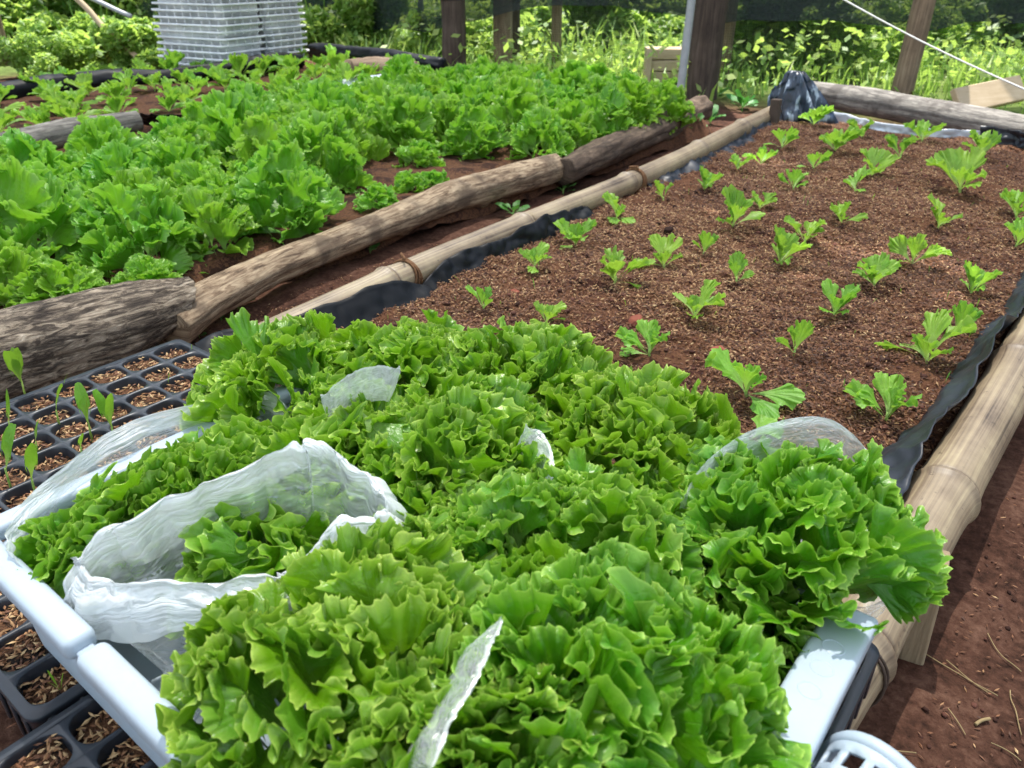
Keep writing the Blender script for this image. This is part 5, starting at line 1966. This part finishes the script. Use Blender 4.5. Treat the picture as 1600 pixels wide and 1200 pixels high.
# thin grass shoots among the seedlings
acc = Acc()
rng = np.random.default_rng(31)
for k in range(150):
    x, y = rng.uniform(-1.15, -.12), .6 + 3.2 * rng.uniform() ** 1.3
    h = rng.uniform(.012, .032)
    Vl, Ql, luv = leaf_geo(rng, h, .05, 5, 3, 0, 1, curl=rng.uniform(-.6, 0), cup=0, teeth=0, narrow=.8, side=.3, meander=0)
    acc.add(place_leaf(Vl, rng.uniform(.05, .5), rng.uniform(0, 6.28), 0, (x, y, bed_z(x, y) - .002)), Ql, luv=luv)
o = link("grass_shoots", acc.mesh("grass_shoots"), M_SPROUT)
tag(o, "fine grass shoots sprouting through the seedling bed", "grass", kind="stuff")


# ------------------------------------------------------------------ vegetation beyond the net
def leaf_cloud(seed, n, clumps, size, up=.5, asp=.55):
    """leaf sized faces through the volume of several clumps (x,y,z,r)"""
    rng = np.random.default_rng(seed)
    cl_ = np.array(clumps)
    wts = cl_[:, 3] ** 2
    ci = rng.choice(len(cl_), n, p=wts / wts.sum())
    dr = rng.normal(0, 1, (n, 3))
    dr /= np.linalg.norm(dr, axis=1, keepdims=True)
    rad = rng.uniform(.35, 1, n) ** .5
    p = cl_[ci, :3] + dr * (cl_[ci, 3] * rad)[:, None] * np.array([1, 1, .9])
    p = p[p[:, 2] > .01]
    n = len(p)
    nrm = rng.normal(0, 1, (n, 3)) + np.array([0, 0, up * 2]) + dr[:n] * .5
    nrm /= np.linalg.norm(nrm, axis=1, keepdims=True)
    t1 = np.cross(nrm, rng.normal(0, 1, (n, 3)))
    t1 /= np.linalg.norm(t1, axis=1, keepdims=True)
    t2 = np.cross(nrm, t1)
    s = (size * rng.uniform(.55, 1.3, n))[:, None]
    V = np.stack([p - t1 * s, p + t2 * s * asp - nrm * s * .12, p + t1 * s, p - t2 * s * asp - nrm * s * .12], 1).reshape(-1, 3)
    Q = np.arange(n * 4).reshape(-1, 4)
    return V, Q, np.repeat(np.clip(rng.normal(.5, .25, n), 0, 1), 4)


def bush_mesh(name, seed, n, W, H, size):
    rng = np.random.default_rng(seed)
    cl_ = []
    for k in range(14):
        a = rng.uniform(0, 6.28)
        rr = W * rng.uniform(.0, .75)
        cl_.append((rr * math.cos(a), rr * math.sin(a), H * rng.uniform(.15, .9) * (1 - .4 * rr / W), W * rng.uniform(.18, .38)))
    V, Q, r = leaf_cloud(seed + 1, n, cl_, size)
    acc = Acc()
    acc.add(V, Q, rnd=r)
    for k in range(7):
        a = rng.uniform(0, 6.28)
        tube(acc, [(0, 0, -.05), (.3 * W * math.cos(a), .3 * W * math.sin(a), H * .4), (.5 * W * math.cos(a), .5 * W * math.sin(a), H * .8)], [.012, .009, .004], 5, rnd=.1)
    return acc.mesh(name, smooth=False)


BUSHV = [bush_mesh("bush", 1000 + k, 4600, .62, .85, .032 + .008 * (k % 3)) for k in range(4)]
BUSH = [
    (60, 100, .6, "bright low bush behind the brown log at the left"), (150, 85, .9, "pale leaved bush left of the white crate stacks"), (210, 95, .7, "sunlit bush right beside the white crate stacks"),
    (30, 50, 1.3, "dark bush behind the grey left post"), (120, 40, 1.4, "tall bush behind the leaning poles"), (500, 70, .9, "bush showing under the cloth right of the crates"), (590, 66, 1.0, "bush seen left of the thin upright grey pole"),
    (680, 72, .8, "sunny bush between the thin pole and the wrapped post"), (745, 72, .8, "sunny bush right of the thick wrapped post"), (830, 60, 1.0, "loose bush between the post pair and slim post"),
    (920, 58, 1.2, "leafy bush right of the slim brown post"), (985, 55, 1.3, "broad leaved bush under the cloth's highest edge"), (1045, 52, 1.1, "bush behind the leaning grey pole"),
    (1165, 75, .8, "low bush right of the pale rough post"), (1220, 88, 1.5, "round dark green bush in the middle of the net's right half"), (1290, 95, .9, "bush beside the short looking post"),
    (1370, 80, 1.0, "bush between the two posts behind the far log"), (1470, 70, 1.0, "grassy bush right of the leaning light brown post"), (1570, 60, 1.2, "bush at the right edge behind the rope"),
    (1130, 40, 1.7, "tall dark bush behind the cloth, above the thick brown post"), (1290, 30, 1.7, "tall dark bush behind the cloth left of the rope"), (1480, 28, 1.8, "tall dark bush behind the cloth right of the rope"),
    (560, 30, 1.8, "tall dark bush behind the cloth right of the crates"), (800, 26, 1.8, "tall bush behind the pair of posts"), (960, 22, 1.9, "tall bush behind the cloth in the middle of the back"),
    (330, 40, 1.6, "dark bush hidden behind the white crate stacks"),
]
for k, (u, v, s, lab) in enumerate(BUSH):
    b = P(u, v + 24, .0)
    dist = b.length
    if dist > 12:
        b = b * (12 / dist)
    b.z = ground_z(b.x, b.y) - .03
    o = link("bush", BUSHV[k % 4], M_BUSH if k not in (14,) else M_TREE, loc=b, rot=(0, 0, k * 2.3))
    o.scale = (s, s, s * .85)
    tag(o, lab, "bush", "bushes beyond the net")

# trees further back
TREEX = [(-15.5, 10, 1.2), (-11.5, 15.5, 1.0), (-7.5, 17, 1.3), (-3.2, 18, 1.1), (.5, 17.5, 1.2), (4.5, 16, 1.0), (8.5, 14, 1.2), (-18, 3, 1.2), (-16, -4, 1.1), (12, 6, 1.1)]
TL = ["beyond the left end of the net", "behind the white crate stacks, far back", "far behind the thick wrapped post", "far behind the middle of the cloth", "far behind the leaning brown post", "far behind the right end of the net",
      "outside the shelter's right back corner", "outside the shelter's left side", "outside the shelter's near left side", "outside the shelter's right side"]
rng = np.random.default_rng(3)
cl_ = [(rng.normal(0, 1.1), rng.normal(0, 1.1), rng.uniform(.6, 5.2), rng.uniform(.6, 1.1)) for _ in range(26)]
V, Q, r = leaf_cloud(91, 15000, cl_, .13, .4)
acc = Acc()
acc.add(V, Q, rnd=r)
CROWN = acc.mesh("crown", smooth=False)
acc = Acc()
tube(acc, lerp_path((0, 0, -.3), (.2, .1, 4.6), 24, .12, 5), np.linspace(.16, .05, 24), 14, disp=lambda V, L: .1 * fbm(V, 4, 2, 3))
for k in range(9):
    z = 1.4 + .35 * k
    a = k * 2.4
    tube(acc, [(.04 * z, .02 * z, z), (.6 * math.cos(a), .6 * math.sin(a), z + .4), (1.2 * math.cos(a), 1.2 * math.sin(a), z + .9)], [.05, .035, .015], 7)
TRUNK = acc.mesh("trunk")
for k, ((x, y, s), tl) in enumerate(zip(TREEX, TL)):
    t = empty("tree", (x, y, ground_z(x, y)), f"leafy dark green tree {tl}", "tree", "trees beyond the net", k * 1.3)
    t.scale = (s, s, s)
    o = link("crown", CROWN, M_TREE, t)
    o = link("trunk", TRUNK, M_DARKLOG, t)

t = empty("slender_tree", SLENDER, "pale slender tree behind the net at the right", "tree", "trees beyond the net")
acc = Acc()
tube(acc, lerp_path((0, 0, -.2), (.15, .1, 5.5), 24, .08, 8), np.linspace(.10, .04, 24), 14, disp=lambda V, L: .08 * fbm(V, 5, 2, 3))
link("trunk", acc.mesh("trunk"), M_GREYLOG, t)
o = link("crown", CROWN, M_TREE, t, loc=(.1, 0, 3.2))
o.scale = (.6, .6, .6)

# grass and ground cover beyond the net: one mass
rng = np.random.default_rng(17)
n = 26000
gx = rng.uniform(-14, 5, n)
gy = 4.3 + 8.5 * rng.uniform(0, 1, n) ** 1.6
okk = (gy > np.interp(gx, pl[:, 0], pl[:, 1]) - .25 + .35 * rng.normal(0, 1, n))
gx, gy = gx[okk], gy[okk]
n = len(gx)
gp = np.column_stack([gx, gy, np.zeros(n)])
gp[:, 2] = .012 * fbm(gp, 2.0, 3, 3) + np.clip(gy - 6, 0, 40) * .012 - .02 + .10 * fbm(gp, .25, 5, 2) * np.clip((gy - 6) / 6, 0, 1)
hh = .22 * rng.uniform(.4, 1.3, n) * (1 + .5 * vn(gp, .8, 41))
aa = rng.uniform(0, 6.28, n)
ld = np.stack([np.cos(aa), np.sin(aa), np.zeros(n)], -1) * (hh * rng.uniform(.1, .8, n))[:, None]
sdv = np.stack([-np.sin(aa), np.cos(aa), np.zeros(n)], -1) * (.007 * rng.uniform(.6, 1.8, n))[:, None]
upv = np.column_stack([np.zeros(n), np.zeros(n), hh])
V = np.stack([gp - sdv, gp + sdv, gp + ld * .4 + upv * .65 - sdv * .8, gp + ld * .4 + upv * .65 + sdv * .8, gp + ld + upv], 1).reshape(-1, 3)
o5 = np.arange(n)[:, None] * 5
Q = o5 + np.array([[0, 1, 3, 2]])
T = o5 + np.array([[2, 3, 4]])
o = link("grass", new_mesh("grass", V, Q, T, smooth=False, rnd=np.repeat(np.clip(rng.normal(.55, .25, n), 0, 1), 5)), M_GRASS)
tag(o, "tall sunlit grass beyond the net", "grass", kind="stuff")
# leafy ground cover
n = 34000
gx = rng.uniform(-13, 4, n)
gy = 4.4 + 7 * rng.uniform(0, 1, n) ** 1.5
okk = (gy > np.interp(gx, pl[:, 0], pl[:, 1]) - .1 + .3 * rng.normal(0, 1, n))
gx, gy = gx[okk], gy[okk]
n = len(gx)
p = np.column_stack([gx, gy, rng.uniform(.02, .30, n) * (1 + .6 * vn(np.column_stack([gx, gy, gx * 0]), 1.1, 44)) + np.clip(gy - 6, 0, 40) * .012])
nrm = rng.normal(0, .6, (n, 3)) + np.array([0, 0, 1.0])
nrm /= np.linalg.norm(nrm, axis=1, keepdims=True)
t1 = np.cross(nrm, rng.normal(0, 1, (n, 3)))
t1 /= np.linalg.norm(t1, axis=1, keepdims=True)
t2 = np.cross(nrm, t1)
s = (.036 * rng.uniform(.5, 1.4, n))[:, None]
V = np.stack([p - t1 * s, p + t2 * s * .55, p + t1 * s, p - t2 * s * .55], 1).reshape(-1, 3)
o = link("ground_cover", new_mesh("ground_cover", V, np.arange(n * 4).reshape(-1, 4), None, smooth=False, rnd=np.repeat(np.clip(rng.normal(.6, .25, n), 0, 1), 4)), M_BUSH)
tag(o, "sunlit leafy weeds covering the ground beyond the net", "ground cover", kind="stuff")
